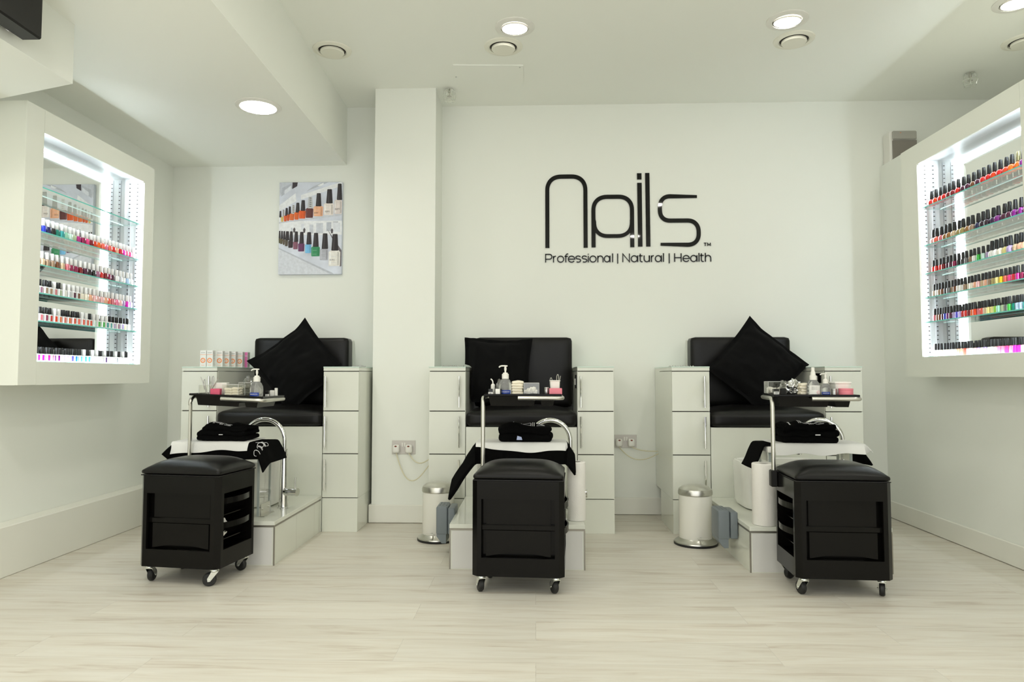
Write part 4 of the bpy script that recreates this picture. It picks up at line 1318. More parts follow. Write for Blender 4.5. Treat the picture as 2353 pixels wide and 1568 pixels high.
# ------------------------------------------------------------------ trolley stools with trays
W2_, D2_ = 0.195, 0.155
def trolley(cx, cy, rz, label, swiv, roll=0.0, tyaw=0.0, pole=(-0.207, 0.118)):
    t = thing('trolley_stool', label, 'trolley', (cx, cy, 0), rz, 'black rolling stools with side trays')
    ch = 0.022
    def ring(b, z0, z1, thick=0.014, o=0.0):
        # chamfered rectangular band
        pts = lambda q: [(-W2_ + q + ch, -D2_ + q), (W2_ - q - ch, -D2_ + q), (W2_ - q, -D2_ + q + ch), (W2_ - q, D2_ - q - ch), (W2_ - q - ch, D2_ - q), (-W2_ + q + ch, D2_ - q), (-W2_ + q, D2_ - q - ch), (-W2_ + q, -D2_ + q + ch)]
        O, I = pts(-o), pts(thick)
        vo0 = [b.bm.verts.new((*p, z0)) for p in O]
        vo1 = [b.bm.verts.new((*p, z1)) for p in O]
        vi0 = [b.bm.verts.new((*p, z0)) for p in I]
        vi1 = [b.bm.verts.new((*p, z1)) for p in I]
        for i in range(8):
            j = (i + 1) % 8
            b._f([vo0[i], vo0[j], vo1[j], vo1[i]])
            b._f([vi0[j], vi0[i], vi1[i], vi1[j]])
            b._f([vo1[i], vo1[j], vi1[j], vi1[i]])
            b._f([vo0[j], vo0[i], vi0[i], vi0[j]])
    b = MB()
    ring(b, 0.400, 0.476)
    ring(b, 0.078, 0.155)
    for sx in (-1, 1):
        for sy in (-1, 1):
            a = [(0, 0), (-0.030, 0), (-0.030, 0.016), (-0.016, 0.030), (0, 0.030)]
            pts = [(sx * W2_, sy * (D2_ - ch)), (sx * (W2_ - ch), sy * D2_), (sx * (W2_ - 0.040), sy * D2_), (sx * (W2_ - 0.040), sy * (D2_ - 0.014)), (sx * (W2_ - 0.014), sy * (D2_ - 0.040)), (sx * W2_, sy * (D2_ - 0.040))]
            b.prism(pts, 0.155, 0.400)
    obj('frame', b, PLAST, t, True)
    b = MB().box(-W2_ + 0.014, W2_ - 0.014, -D2_ + 0.014, D2_ - 0.014, 0.080, 0.090)
    obj('deck', b, PLASTM, t, True)
    obj('seat_board', MB().box(-W2_ + 0.004, W2_ - 0.004, -D2_ + 0.004, D2_ - 0.004, 0.4765, 0.4805), PLASTM, t, True)
    # recessed front and rear panels in two steps, the lower one arched at its foot
    for sy in (-1, 1):
        b = MB()
        wi = W2_ - 0.058
        ya, yb = sorted((sy * (D2_ - 0.026), sy * (D2_ - 0.038)))
        b.box(-wi, wi, ya, yb, 0.288, 0.402)
        ya, yb = sorted((sy * (D2_ - 0.019), sy * (D2_ - 0.037)))
        b.box(-W2_ + 0.036, W2_ - 0.036, ya, yb, 0.266, 0.290, 0.003)
        arch = [(-wi, 0.266), (-wi, 0.157)] + [(x_, 0.157 + 0.016 * (1 - (x_ / wi) ** 2)) for x_ in [(-0.85 + 1.7 * k / 14) * wi for k in range(15)]] + [(wi, 0.157), (wi, 0.266)]
        b.prism(arch, ya, yb, 'y')
        ya, yb = sorted((sy * (D2_ - 0.0365), sy * (D2_ - 0.043)))
        b.box(-W2_ + 0.003, W2_ - 0.003, ya, yb, 0.150, 0.405)
        obj('panel', b, PLAST, t, True)
    # two pull-through drawers with bowed lips on both sides
    for z in (0.352, 0.246):
        b = MB()
        hy = D2_ - 0.046
        for sx in (-1, 1):
            n = 14
            for k in range(n):
                y0, y1 = -hy + 2 * hy * k / n, -hy + 2 * hy * (k + 1) / n
                bow = lambda y: 0.022 * (1 - (y / hy) ** 2)
                xo0, xo1 = sx * (W2_ - 0.006 + bow(y0)), sx * (W2_ - 0.006 + bow(y1))
                xi0, xi1 = xo0 - sx * 0.006, xo1 - sx * 0.006
                q = [b.bm.verts.new(p) for p in ((xo0, y0, z), (xo1, y1, z), (xi1, y1, z), (xi0, y0, z), (xo0, y0, z + 0.026), (xo1, y1, z + 0.026), (xi1, y1, z + 0.026), (xi0, y0, z + 0.026))]
                for f in ((0, 1, 5, 4), (2, 3, 7, 6), (4, 5, 6, 7), (3, 2, 1, 0)):
                    ff = b._f([q[i] for i in (f if sx > 0 else f[::-1])])
        b.box(-W2_ + 0.02, W2_ - 0.02, -hy, -hy + 0.004, z - 0.055, z + 0.02)
        b.box(-W2_ + 0.02, W2_ - 0.02, hy - 0.004, hy, z - 0.055, z + 0.02)
        b.box(-W2_ + 0.03, W2_ - 0.03, -hy, hy, z - 0.058, z - 0.054)
        for sx in (-1, 1):
            b.prism([(sx * (W2_ - 0.02), z + 0.002), (sx * (W2_ - 0.006), z + 0.002), (sx * (W2_ - 0.055), z - 0.056), (sx * (W2_ - 0.06), z - 0.056)], -hy, hy, 'y')
        obj('drawer', b, PLAST, t, True)
    obj('seat_pad', MB().puff(-W2_ + 0.003, W2_ - 0.003, -D2_ + 0.003, D2_ - 0.003, 0.481, 0.503, 0.0105, 0.044, 18, ex=4.2), VINYL, t, True, label='black vinyl padded top')
    # castors
    for k, (sx, sy) in enumerate(((-1, -1), (1, -1), (1, 1), (-1, 1))):
        x, y = sx * 0.158, sy * 0.118
        a = swiv[k]
        X = M.Translation((x, y, 0)) @ M.Rotation(a - rz, 4, 'Z')
        b = MB()
        b.lathe([(0.006, 0.080), (0.006, 0.073), (0.017, 0.072), (0.019, 0.066), (0.017, 0.062)], n=16, X=X)
        for s2 in (-1, 1):
            xa, xb = sorted((s2 * 0.0135, s2 * 0.0158))
            b.prism([(-0.016, 0.063), (0.014, 0.063), (0.030, 0.035), (0.028, 0.022), (0.018, 0.022)], xa, xb, 'x', X=X)
        b.box(-0.0158, 0.0158, -0.015, 0.014, 0.061, 0.064, X=X)
        Y = X @ M.Translation((0, 0.020, 0.0295)) @ M.Rotation(pi / 2, 4, 'Y')
        b.lathe([(0.004, -0.019), (0.004, 0.019)], n=10, X=Y)
        o = obj('castor', b, ZINC, t, True, label='zinc castor')
        w_ = MB().lathe([(0.012, -0.0115), (0.025, -0.011), (0.0290, -0.006), (0.0290, 0.006), (0.025, 0.011), (0.012, 0.0115)], n=28, X=Y)
        obj('wheel', w_, RUBBER, o, True, label='black rubber wheel')
    # pole, tube frame and tray
    px, py = pole
    ZT = 0.828
    TX = M.Translation((px, py, ZT)) @ M.Rotation(tyaw, 4, 'Z') @ M.Rotation(roll, 4, 'Y') @ M.Translation((-px, -py, -ZT))
    if pole[0] < -0.2:
        obj('pole_clamp', MB().box(px - 0.016, px + 0.013, py - 0.020, py + 0.020, 0.415, 0.490, 0.004), PLASTM, t, True)
    else:
        obj('pole_clamp', MB().box(px - 0.018, px + 0.018, D2_ - 0.006, D2_ + 0.026, 0.415, 0.470, 0.004), PLASTM, t, True)
    tx0, tx1, ty0, ty1 = px + 0.004, px + 0.374, py - 0.030, py + 0.270
    zt = ZT - 0.012
    def rnd(p, q, c_, n=5):
        # rounded corner at c_ between directions p and q
        return [tuple(V(p) * (1 - k / n) ** 2 + V(c_) * 2 * (1 - k / n) * (k / n) + V(q) * (k / n) ** 2) for k in range(n + 1)]
    r_ = 0.035
    pts = [(px, py, 0.42), (px, py, zt - r_)] + rnd((px, py, zt - r_), (px, py + r_, zt), (px, py, zt))
    pts += rnd((px, ty1 - r_, zt), (px + r_, ty1, zt), (px, ty1, zt))
    pts += rnd((tx1 - r_, ty1, zt), (tx1, ty1 - r_, zt), (tx1, ty1, zt))
    pts += rnd((tx1, ty0 + r_, zt), (tx1 - r_, ty0, zt), (tx1, ty0, zt))
    pts += [(px + 0.165, ty0, zt)]
    pts = [p if i < 2 else tuple(TX @ V(p)) for i, p in enumerate(pts)]
    obj('pole', MB().tube(pts, 0.0095, 14), STEEL, t, True, label='bent chromed tube')
    # tray: thin rim plate with two sunk bins
    b = MB()
    b.box(tx0, tx1 - 0.008, ty0 + 0.010, ty1 - 0.010, ZT - 0.002, ZT + 0.003, 0.002, X=TX)
    for x0, x1, y0, y1, z0, z1 in ((tx0, tx0 + 0.008, ty0 + 0.004, ty1 - 0.004, ZT - 0.003, ZT + 0.007), (tx1 - 0.014, tx1 - 0.004, ty0 + 0.004, ty1 - 0.004, ZT - 0.003, ZT + 0.007),
                                   (tx0, tx1 - 0.004, ty0 + 0.002, ty0 + 0.012, ZT - 0.003, ZT + 0.007), (tx0, tx1 - 0.004, ty1 - 0.012, ty1 - 0.002, ZT - 0.003, ZT + 0.007)):
        b.box(x0, x1, y0, y1, z0, z1, 0.002, X=TX)
    def bin_(x0, x1, y0, y1):
        k = 0.010
        z0, z1 = ZT - 0.050, ZT - 0.001
        o_ = [b.bm.verts.new(TX @ V(p)) for p in ((x0 + k, y0 + k, z0), (x1 - k, y0 + k, z0), (x1 - k, y1 - k, z0), (x0 + k, y1 - k, z0), (x0, y0, z1), (x1, y0, z1), (x1, y1, z1), (x0, y1, z1))]
        for f in ((3, 2, 1, 0), (0, 1, 5, 4), (1, 2, 6, 5), (2, 3, 7, 6), (3, 0, 4, 7), (4, 5, 6, 7)):
            b._f([o_[i] for i in f])
    bin_(tx0 + 0.022, tx0 + 0.245, ty0 + 0.026, ty1 - 0.03)
    bin_(tx0 + 0.262, tx1 - 0.034, ty0 + 0.026, ty1 - 0.03)
    obj('tray', b, PLAST, t, True, label='black plastic tray')
    # top of tray in world space for the things that stand on it
    return M.Translation((cx, cy, 0)) @ M.Rotation(rz, 4, 'Z') @ TX @ M.Translation((tx0, ty0, ZT + 0.0032))
TRL = trolley(-1.550, 3.200, R(-8), 'black trolley stool at the left, tray holding tools and a pump', [R(5), R(115), R(70), R(200)], roll=R(2.6), tyaw=R(8), pole=(-0.170, 0.162))
TRC = trolley(-0.065, 3.110, R(-3.5), 'black trolley stool in the middle, tray holding clear cotton box', [R(20), R(20), R(30), R(200)], tyaw=R(3.5), pole=(-0.192, 0.166))
TRR = trolley(1.289, 3.120, R(-3), 'black trolley stool at the right, tray holding spray bottle', [R(10), R(-25), R(40), R(-60)], tyaw=R(-5))

# ------------------------------------------------------------------ things on the trays
def on(T, u, v):
    """Point on a tray: u right, v back, both in metres from the tray's near left corner."""
    return T @ V((u, v, 0.0004))
def pump(p, label, rz, spray=False, s=1.0, txt='VINELBIOCIN', white=False):
    t = thing('pump_bottle' if not spray else 'spray_bottle', label, 'bottle', p, rz, 'clear gel and spray bottles on the trays')
    b = MB().lathe([(0.026 * s, 0), (0.030 * s, 0.002), (0.0315 * s, 0.030 * s), (0.030 * s, 0.050 * s), (0.022 * s, 0.068 * s), (0.013 * s, 0.074 * s), (0.012 * s, 0.080 * s)], n=28)
    obj('bottle', b, GELM, t, True, label='clear bottle')
    b = MB().lathe([(0.0165 * s, 0.074 * s), (0.0165 * s, 0.096 * s), (0.012 * s, 0.098 * s), (0.011 * s, 0.103 * s), (0.006 * s, 0.104 * s)], n=22)
    obj('collar', b, WHITEP, t, True)
    if spray:
        b = MB().lathe([(0.0125 * s, 0.100 * s), (0.0105 * s, 0.114 * s), (0.0105 * s, 0.116 * s), (0.0085 * s, 0.118 * s), (0.0085 * s, 0.134 * s), (0.006 * s, 0.137 * s)], n=20)
        b.cyl((0, -0.0075 * s, 0.130 * s), (0, -0.010 * s, 0.130 * s), 0.0022, 8)
        obj('spray_head', b, WHITEP, t, True)
        lb = MB()
        for k in range(10):
            a0, a1 = -pi / 2 - 0.95 + 1.9 * k / 10, -pi / 2 - 0.95 + 1.9 * (k + 1) / 10
            r = 0.0325 * s
            lb.poly([(r * cos(a0), r * sin(a0), 0.004), (r * cos(a1), r * sin(a1), 0.004), (r * cos(a1), r * sin(a1), 0.048 * s), (r * cos(a0), r * sin(a0), 0.048 * s)])
        obj('label', lb, CARTON, t, True, label='pale printed label')
        r = 0.0328 * s
        lb = MB()
        for z in (0.040, 0.034, 0.028):
            lb.box(-0.018, 0.008, -r - 0.0002, -r + 0.003, z * s, z * s + 0.0016)
        obj('label_print', lb, GREYPR, t, True)
        X = M.Translation((0.011, -r + 0.0005, 0.013)) @ M.Rotation(pi / 4, 4, 'Y')
        q = MB().box(-0.0055, 0.0055, -0.001, 0, -0.0055, 0.0055, X=X)
        q.mat(1)
        q.box(-0.0042, 0.0042, -0.0014, -0.001, -0.0042, 0.0042, X=X)
        q.mat(2)
        q.box(-0.0012, 0.0012, -0.0018, -0.0014, -0.0012, 0.0012, X=X)
        obj('hazard_mark', q, [PINKP, CARTON, DARKPR], t, True)
    else:
        b = MB().lathe([(0.0042 * s, 0.104 * s), (0.0042 * s, 0.112 * s), (0.0058 * s, 0.116 * s), (0.0058 * s, 0.124 * s), (0.0048 * s, 0.128 * s), (0.0048 * s, 0.134 * s)], n=14)
        b.box(-0.005 * s, 0.010 * s, -0.006 * s, 0.006 * s, 0.132 * s, 0.138 * s, 0.0015)
        b.tube([(0, 0, 0.1355 * s), (-0.018 * s, 0, 0.1355 * s), (-0.026 * s, 0, 0.133 * s), (-0.030 * s, 0, 0.128 * s)], 0.0034 * s, 8)
        obj('pump_head', b, WHITEP, t, True)
        lb = MB()
        r = 0.0322 * s
        for k in range(12):
            a0, a1 = -pi / 2 - 0.85 + 1.7 * k / 12, -pi / 2 - 0.85 + 1.7 * (k + 1) / 12
            lb.poly([(r * cos(a0), r * sin(a0), 0.003), (r * cos(a1), r * sin(a1), 0.003), (r * cos(a1), r * sin(a1), 0.021 * s), (r * cos(a0), r * sin(a0), 0.021 * s)])
        obj('label', lb, BLUE, t, True, label='dark blue label')
        mb = text_mb(txt, 0.0068 * s, FACE, 0.0002)
        for v in mb.bm.verts:
            a = v.co.x / r
            rr = r + 0.0006 - v.co.y
            v.co = V((rr * sin(a), -rr * cos(a), v.co.z + 0.0125 * s))
        obj('label_lettering', mb, WPRINT, t, True)
    return t
def clearbox(p, w_, d_, h_, label, rz=0.0):
    t = thing('clear_box', label, 'box', p, rz, 'clear plastic boxes on the trays')
    b = MB()
    k = 0.0016
    fl = 0.003
    for x0, x1, y0, y1, z0, z1 in ((-w_ / 2, w_ / 2, -d_ / 2, -d_ / 2 + k, 0, h_), (-w_ / 2, w_ / 2, d_ / 2 - k, d_ / 2, 0, h_), (-w_ / 2, -w_ / 2 + k, -d_ / 2, d_ / 2, 0, h_), (w_ / 2 - k, w_ / 2, -d_ / 2, d_ / 2, 0, h_), (-w_ / 2, w_ / 2, -d_ / 2, d_ / 2, 0, k)):
        b.box(x0, x1, y0, y1, z0, z1)
    obj('walls', b, CLEARP, t, True)
    rim = [(-w_ / 2, -d_ / 2, h_), (w_ / 2, -d_ / 2, h_), (w_ / 2, d_ / 2, h_), (-w_ / 2, d_ / 2, h_)]
    b = MB().tube(rim, 0.0012, 6, closed=True)
    for x, y in ((-1, -1), (1, -1), (1, 1), (-1, 1)):
        b.cyl((x * w_ / 2, y * d_ / 2, 0.001), (x * w_ / 2, y * d_ / 2, h_), 0.0009, 6)
    obj('rim', b, pmat('clear_rim', (0.62, 0.62, 0.60), 0.12), t, True)
    return t
def pads(p, w_, d_, n, lh, label, mat_, rz=0.0, wav=0.003, seed=0):
    b = MB()
    for k in range(n):
        j = random.uniform(-0.003, 0.003)
        b.puff(-w_ / 2 + j, w_ / 2 + j, -d_ / 2, d_ / 2, k * lh + 0.0005, (k + 1) * lh, lh * 0.42, 0.003, 8, nz=wav, ns=40 + seed)
    b.bm.transform(M.Translation(p) @ M.Rotation(rz, 4, 'Z'))
    o = obj('cotton_pad_stack', b, mat_, loc=p)
    tag(o, label, 'cotton pads')
def tufts(p, label, n, rw, rd, seed):
    random.seed(seed)
    b = MB()
    for k in range(n):
        x, y = random.uniform(-rw, rw), random.uniform(-rd, rd)
        s_ = random.uniform(0.009, 0.013)
        X = M.Translation(V(p) + V((x, y, s_ * 0.8 + random.uniform(0, 0.012)))) @ M.Rotation(random.uniform(0, 3), 4, 'Z') @ M.Rotation(random.uniform(-0.6, 0.6), 4, 'X')
        b.puff(-s_, s_, -s_ * 0.8, s_ * 0.8, -s_ * 0.8, s_ * 0.8, s_ * 0.3, 0.002, 6, nz=0.003, ns=70, X=X)
    o = obj('cotton_pieces', b, WCOTTON, loc=p)
    tag(o, label, 'cotton')
    kind(o, 'stuff')
def crumple(p, w_, d_, h_, label, seed, name='crumpled_film_bag', mat_=None):
    b = MB()
    bmesh.ops.create_icosphere(b.bm, subdivisions=4, radius=1.0)
    for v in b.bm.verts:
        q = v.co.copy()
        k = 1 + 0.55 * NZ.noise(q * 2.4 + V((seed, 0, 0))) + 0.30 * NZ.noise(q * 6 + V((0, seed, 0)))
        up_ = max(0, q.z)
        v.co = V((q.x * w_ / 2 * k * (1 - 0.25 * up_), q.y * d_ / 2 * k, (q.z * 0.5 + 0.5) * h_ * (1 + 0.35 * (k - 1))))
    for v in b.bm.verts:
        v.co.z = max(0.0004, v.co.z)
    b.bm.transform(M.Translation(p))
    o = obj(name, b, mat_ or FOIL, sharp=12, loc=p)
    tag(o, label, 'tissue' if 'tissue' in name else 'bag')
def tool(p, dx, dy, ln, r, label, tip=None):
    q = V(p)
    e = q + V((dx, dy, ln))
    e1 = e if tip is None else q.lerp(e, 0.5)
    b = MB().tube([q, q.lerp(e1, 0.35), q.lerp(e1, 0.7), e1], r * 0.8, 8, r1=r * 0.55)
    if tip == 'nipper':
        for s_ in (-1, 1):
            b.tube([e + V((0, 0, -0.045)), e + V((s_ * 0.005, 0, -0.022)), e + V((s_ * 0.0045, 0, -0.004)), e + V((s_ * 0.001, 0, 0.006))], 0.0019, 8)
    o = obj('manicure_tool', b, pmat('tool_steel', (0.42, 0.41, 0.39), 0.25, metal=1), loc=p)
    tag(o, label, 'tool', 'metal manicure tools in the tray tubs')
def minibox(p, w_, d_, h_, mat_, name, label, cat, bev=0.002):
    o = obj(name, MB().box(p[0] - w_ / 2, p[0] + w_ / 2, p[1] - d_ / 2, p[1] + d_ / 2, p[2], p[2] + h_, bev), mat_, loc=tuple(p))
    return tag(o, label, cat)
def jar(p, r, h_, mats, label, lid=None, cat='jar'):
    t = thing('jar', label, cat, p)
    obj('pot', MB().lathe([(r * 0.9, 0), (r, 0.002), (r, h_ * 0.7), (r * 0.97, h_ * 0.72)], n=24), mats[0], t, True)
    obj('lid', MB().lathe([(r * 1.0, h_ * 0.72), (r * 1.02, h_ * 0.74), (r * 1.02, h_ * 0.98), (r * 0.95, h_)], n=24), mats[1], t, True)
    return t
def smallbottle(p, w_, h_, label, split=0.42):
    t = thing('small_bottle', label, 'bottle', p)
    obj('glass', MB().box(-w_ / 2, w_ / 2, -w_ / 2, w_ / 2, 0, h_ * 0.97, 0.0015), pmat('black_glass', (0.010, 0.010, 0.010), 0.08), t, True)
    obj('label', MB().box(-w_ / 2 - 0.0003, w_ / 2 + 0.0003, -w_ / 2 - 0.0005, -w_ / 2 + 0.004, 0.001, h_ * split, 0.0002), CARTON, t, True, label='white paper label')
    b = MB()
    for k in range(2):
        b.box(-w_ * 0.28, w_ * (0.28 - 0.12 * k), -w_ / 2 - 0.0009, -w_ / 2 - 0.0005, h_ * split * (0.62 - 0.26 * k), h_ * split * (0.62 - 0.26 * k) + 0.0012)
    obj('label_print', b, DARKPR, t, True)

# left tray
p = on(TRL, 0.065, 0.06)
clearbox(p, 0.060, 0.055, 0.046, 'clear tub of metal tools on the left tray', R(-8))
for k, (ox, dx, ln, tip, lb) in enumerate(((0.0, -0.034, 0.083, None, 'steel tool leaning furthest left in the left tub'), (-0.006, -0.012, 0.066, 'nipper', 'open jawed nipper at the left of the tub'),
                                           (0.010, 0.018, 0.082, 'nipper', 'nipper standing tallest in the middle of the tub'), (0.006, 0.046, 0.078, None, 'thin steel probe leaning right in the left tub'))):
    tool(p + V((ox, 0.008 * (k % 2) - 0.004, 0.003)), dx, 0.0, ln, 0.0034, lb, tip)
p = on(TRL, 0.121, 0.035)
minibox(p, 0.047, 0.035, 0.031, PINK, 'pink_sponge_block', 'deep pink block on the left tray before a white block', 'block')
p = on(TRL, 0.124, 0.085)
minibox(p + V((0, 0, 0.0)), 0.062, 0.035, 0.030, CARTON, 'white_box', 'white box behind the deep pink block on the left tray', 'box')
minibox(p + V((0.002, 0, 0.0302)), 0.060, 0.034, 0.030, WHITEP, 'white_block', 'white block stacked above the box behind the pink block', 'block')
p = on(TRL, 0.200, 0.05)
clearbox(p, 0.086, 0.06, 0.054, 'clear box of folded cream cotton on the left tray', R(-8))
pads(p + V((-0.018, 0, 0.002)), 0.040, 0.05, 3, 0.011, 'folded cream cotton pads in the left tray clear box, left pile', COTTON, R(-8), 0.004, 2)
pads(p + V((0.020, 0, 0.002)), 0.036, 0.05, 3, 0.012, 'folded cream cotton pads in the left tray clear box, right pile', COTTON, R(-8), 0.004, 5)
p = on(TRL, 0.240, 0.130)
clearbox(p, 0.070, 0.06, 0.066, 'taller clear box behind the cotton on the left tray', R(-8))
crumple(p + V((0.0, 0, 0.003)), 0.055, 0.05, 0.090, 'crumpled clear bag in the taller box behind the left pump', 3.0)
p = on(TRL, 0.318, 0.045)
pump(p, 'clear pump bottle with blue label on the left tray', R(-8))
p = on(TRL, 0.350, 0.105)
smallbottle(p, 0.017, 0.030, 'small black bottle with white label on the left tray')
p = on(TRL, 0.346, 0.175)
minibox(p, 0.018, 0.018, 0.030, CARTON, 'white_box', 'short white box at the right end of the left tray', 'box')
p = on(TRL, 0.359, 0.195)
minibox(p, 0.012, 0.016, 0.042, CARTON, 'white_box', 'tall narrow white box at the right end of the left tray', 'box')

# middle tray
p = on(TRC, 0.032, 0.030)
smallbottle(p, 0.020, 0.028, 'small black bottle with white label on the middle tray')
p = on(TRC, 0.040, 0.075)
t = thing('dropper_bottle', 'small white bottle with bent spout on the middle tray', 'bottle', p)
obj('bottle', MB().lathe([(0.009, 0), (0.010, 0.002), (0.010, 0.044), (0.006, 0.050)], n=18), WHITEP, t, True)
obj('spout', MB().tube([(0, 0, 0.049), (-0.001, 0, 0.062), (-0.006, 0, 0.070), (-0.011, 0, 0.073)], 0.003, 8), WHITEP, t, True)
p = on(TRC, 0.070, 0.026)
t = thing('small_carton', 'small white carton with black side on the middle tray', 'box', p)
obj('front', MB().box(-0.015, 0.007, -0.010, 0.010, 0, 0.027, 0.001), CARTON, t, True)
obj('side', MB().box(0.0072, 0.013, -0.010, 0.010, 0, 0.0275, 0.001), PLASTM, t, True, label='black side')
p = on(TRC, 0.070, 0.120)
crumple(p, 0.034, 0.03, 0.072, 'crumpled clear bag behind the pump on the middle tray', 7.0)
p = on(TRC, 0.100, 0.060)
pump(p, 'clear pump bottle with blue label on the middle tray', R(4))
p = on(TRC, 0.158, 0.075)
pads(p, 0.055, 0.05, 5, 0.0125, 'stack of cream cotton pads beside the middle pump', COTTON, 0, 0.003, 8)
p = on(TRC, 0.224, 0.060)
clearbox(p, 0.072, 0.065, 0.054, 'square clear box of cotton pieces on the middle tray')
tufts(p + V((0, 0, 0.002)), 'white cotton pieces in the middle tray clear box', 16, 0.024, 0.020, 3)
p = on(TRC, 0.296, 0.060)
jar(p, 0.0105, 0.034, [ALU, ALU], 'small metal pot left of the pale pink block')
p = on(TRC, 0.338, 0.040)
minibox(p, 0.060, 0.034, 0.030, PINKP, 'pink_sponge_block', 'pale pink block on the middle tray', 'block')
p = on(TRC, 0.336, 0.090)
t = thing('white_tub', 'white tub of tools behind the pale pink block', 'tub', p)
obj('tub', MB().lathe([(0.019, 0), (0.022, 0.002), (0.024, 0.060), (0.0265, 0.064), (0.0255, 0.067), (0.022, 0.067), (0.021, 0.02)], n=28, power=5), WHITEP, t, True)
for ox, dx, ln, tip, lb in ((-0.012, -0.006, 0.052, 'nipper', 'steel nipper lowest in the white tub'), (0.002, 0.012, 0.068, 'nipper', 'steel nipper standing tallest in the white tub'), (0.012, 0.016, 0.066, None, 'thin steel tool at the right of the white tub')):
    tool(p + V((ox, 0, 0.022)), dx, 0, ln, 0.0026, lb, tip)

# right tray
p = on(TRR, 0.050, 0.245)
clearbox(p, 0.085, 0.06, 0.060, 'clear box of cotton pieces at the left of the right tray')
tufts(p + V((0, 0, 0.002)), 'white cotton pieces in the right tray clear box', 12, 0.030, 0.018, 11)
p = on(TRR, 0.030, 0.125)
smallbottle(p, 0.024, 0.028, 'small black and white bottle left on the right tray', 0.5)
p = on(TRR, 0.060, 0.110)
minibox(p, 0.024, 0.020, 0.030, PLASTM, 'black_box', 'small black box beside the film bag on the right tray', 'box')
p = on(TRR, 0.078, 0.175)
crumple(p, 0.040, 0.036, 0.066, 'crumpled white film bag behind the small black box', 13.0)
p = on(TRR, 0.118, 0.155)
crumple(p, 0.060, 0.045, 0.070, 'crumpled silvery bag left of the cream pads', 17.0, mat_=pmat('silver_film', (0.70, 0.70, 0.69), 0.16, metal=0.9))
p = on(TRR, 0.150, 0.100)
pads(p, 0.045, 0.05, 4, 0.013, 'stack of cream cotton pads beside the right spray bottle', COTTON, 0, 0.003, 12)
p = on(TRR, 0.182, 0.060)
pump(p, 'clear spray bottle with pale label on the right tray', R(0), True, 0.93)
p = on(TRR, 0.233, 0.050)
pump(p, 'small clear pump bottle with blue label on the right tray', R(185) if False else R(-20), False, 0.72)
p = on(TRR, 0.312, 0.110)
t = thing('white_tub', 'wide white tub behind the round pink pot', 'tub', p)
obj('tub', MB().lathe([(0.034, 0), (0.037, 0.002), (0.040, 0.050), (0.043, 0.054), (0.042, 0.060), (0.036, 0.062), (0.034, 0.03)], n=30, power=4), WHITEP, t, True)
p = on(TRR, 0.268, 0.045)
jar(p, 0.011, 0.030, [ALU, ALU], 'small metal pot left of the round pink pot')
p = on(TRR, 0.318, 0.045)
jar(p, 0.031, 0.031, [PINKP, PINKP], 'round pink pot at the right end of the right tray')

q = M.Translation((1.289, 3.120, 0)) @ M.Rotation(R(-3), 4, 'Z') @ V((-0.150, -0.045, 0.1925))
jar(q, 0.019, 0.100, [WHITEP, WHITEP], 'white pot inside the left opening of the right trolley stool')
q = M.Translation((-1.550, 3.200, 0)) @ M.Rotation(R(-8), 4, 'Z') @ V((0.140, -0.055, 0.1925))
crumple(q, 0.055, 0.06, 0.090, 'crumpled white tissue inside the side drawer of the left stool', 21.0, 'crumpled_tissue', TISSUE)

# ------------------------------------------------------------------ cartons on the left cabinet
CT = 0.9749
def carton(x, y, rz, label, pink=False):
    t = thing('product_carton', label, 'carton', (x, y, CT), rz, 'small cartons on the left cabinet')
    w_ = 0.019
    obj('box', MB().box(-w_, w_, -w_, w_, 0, 0.102, 0.0008), CARTON, t, True)
    if pink:
        obj('front_print', MB().box(-w_, w_ - 0.001, -w_ - 0.0005, -w_ + 0.0005, 0.0, 0.074, 0.0), ROSE, t, True, label='pink front print')
        obj('front_print', MB().box(-w_, w_ - 0.001, -w_ - 0.0005, -w_ + 0.0005, 0.078, 0.1015, 0.0), ROSE, t, True, label='pink front print')
    else:
        Xr = M.Translation((0, -w_ - 0.0003, 0.040)) @ M.Rotation(pi / 2, 4, 'X')
        b = MB().lathe([(0.0095, 0.0), (0.0095, 0.0005), (0.0158, 0.0005), (0.0158, 0.0)], n=28, X=Xr, cap=False)
        obj('ring_logo', b, ORANGE, t, True, label='orange ring')
        obj('ring_letter', text_mb('e', 0.021, M.Translation((0, -w_ - 0.0006, 0.041)) @ FACE, 0.0003), ORANGE, t, True)
        obj('brand_lettering', text_mb('esse', 0.015, M.Translation((0, -w_ - 0.0006, 0.089)) @ FACE, 0.0003), GREYPR, t, True)
        obj('stripe', MB().box(-w_ + 0.001, w_ - 0.001, -w_ - 0.0005, -w_, 0.0745, 0.0765), ORANGE, t, True)
        obj('foot_print', MB().box(-0.010, 0.010, -w_ - 0.0005, -w_, 0.010, 0.0115), ORANGE, t, True)
    b = MB()
    for k in range(9):
        z = 0.012 + k * 0.0098
        b.box(w_, w_ + 0.0004, -w_ + 0.003, w_ - 0.003 - 0.006 * (k % 3), z, z + 0.0022)
    obj('side_print', b, GREYPR, t, True)
cs = [(-2.052, 4.255, 0.0), (-2.010, 4.255, 0.0), (-1.982, 4.325, 0.05), (-1.969, 4.392, 0.06), (-1.957, 4.458, 0.06), (-1.938, 4.522, 0.03)]
nm = ['leftmost white carton with orange ring on the left cabinet', 'white carton with orange ring, second from the left', 'white carton with orange ring, third from the left, angled', 'white carton with orange ring, fourth from the left, half hidden',
      'white carton with orange ring, fifth from the left, mostly hidden', 'white carton with orange ring beside the pink fronted carton']
for (x, y, r), l in zip(cs, nm):
    carton(x, y, r, l)
carton(-1.932, 4.590, 0.0, 'carton with pink front at the right of the row', True)

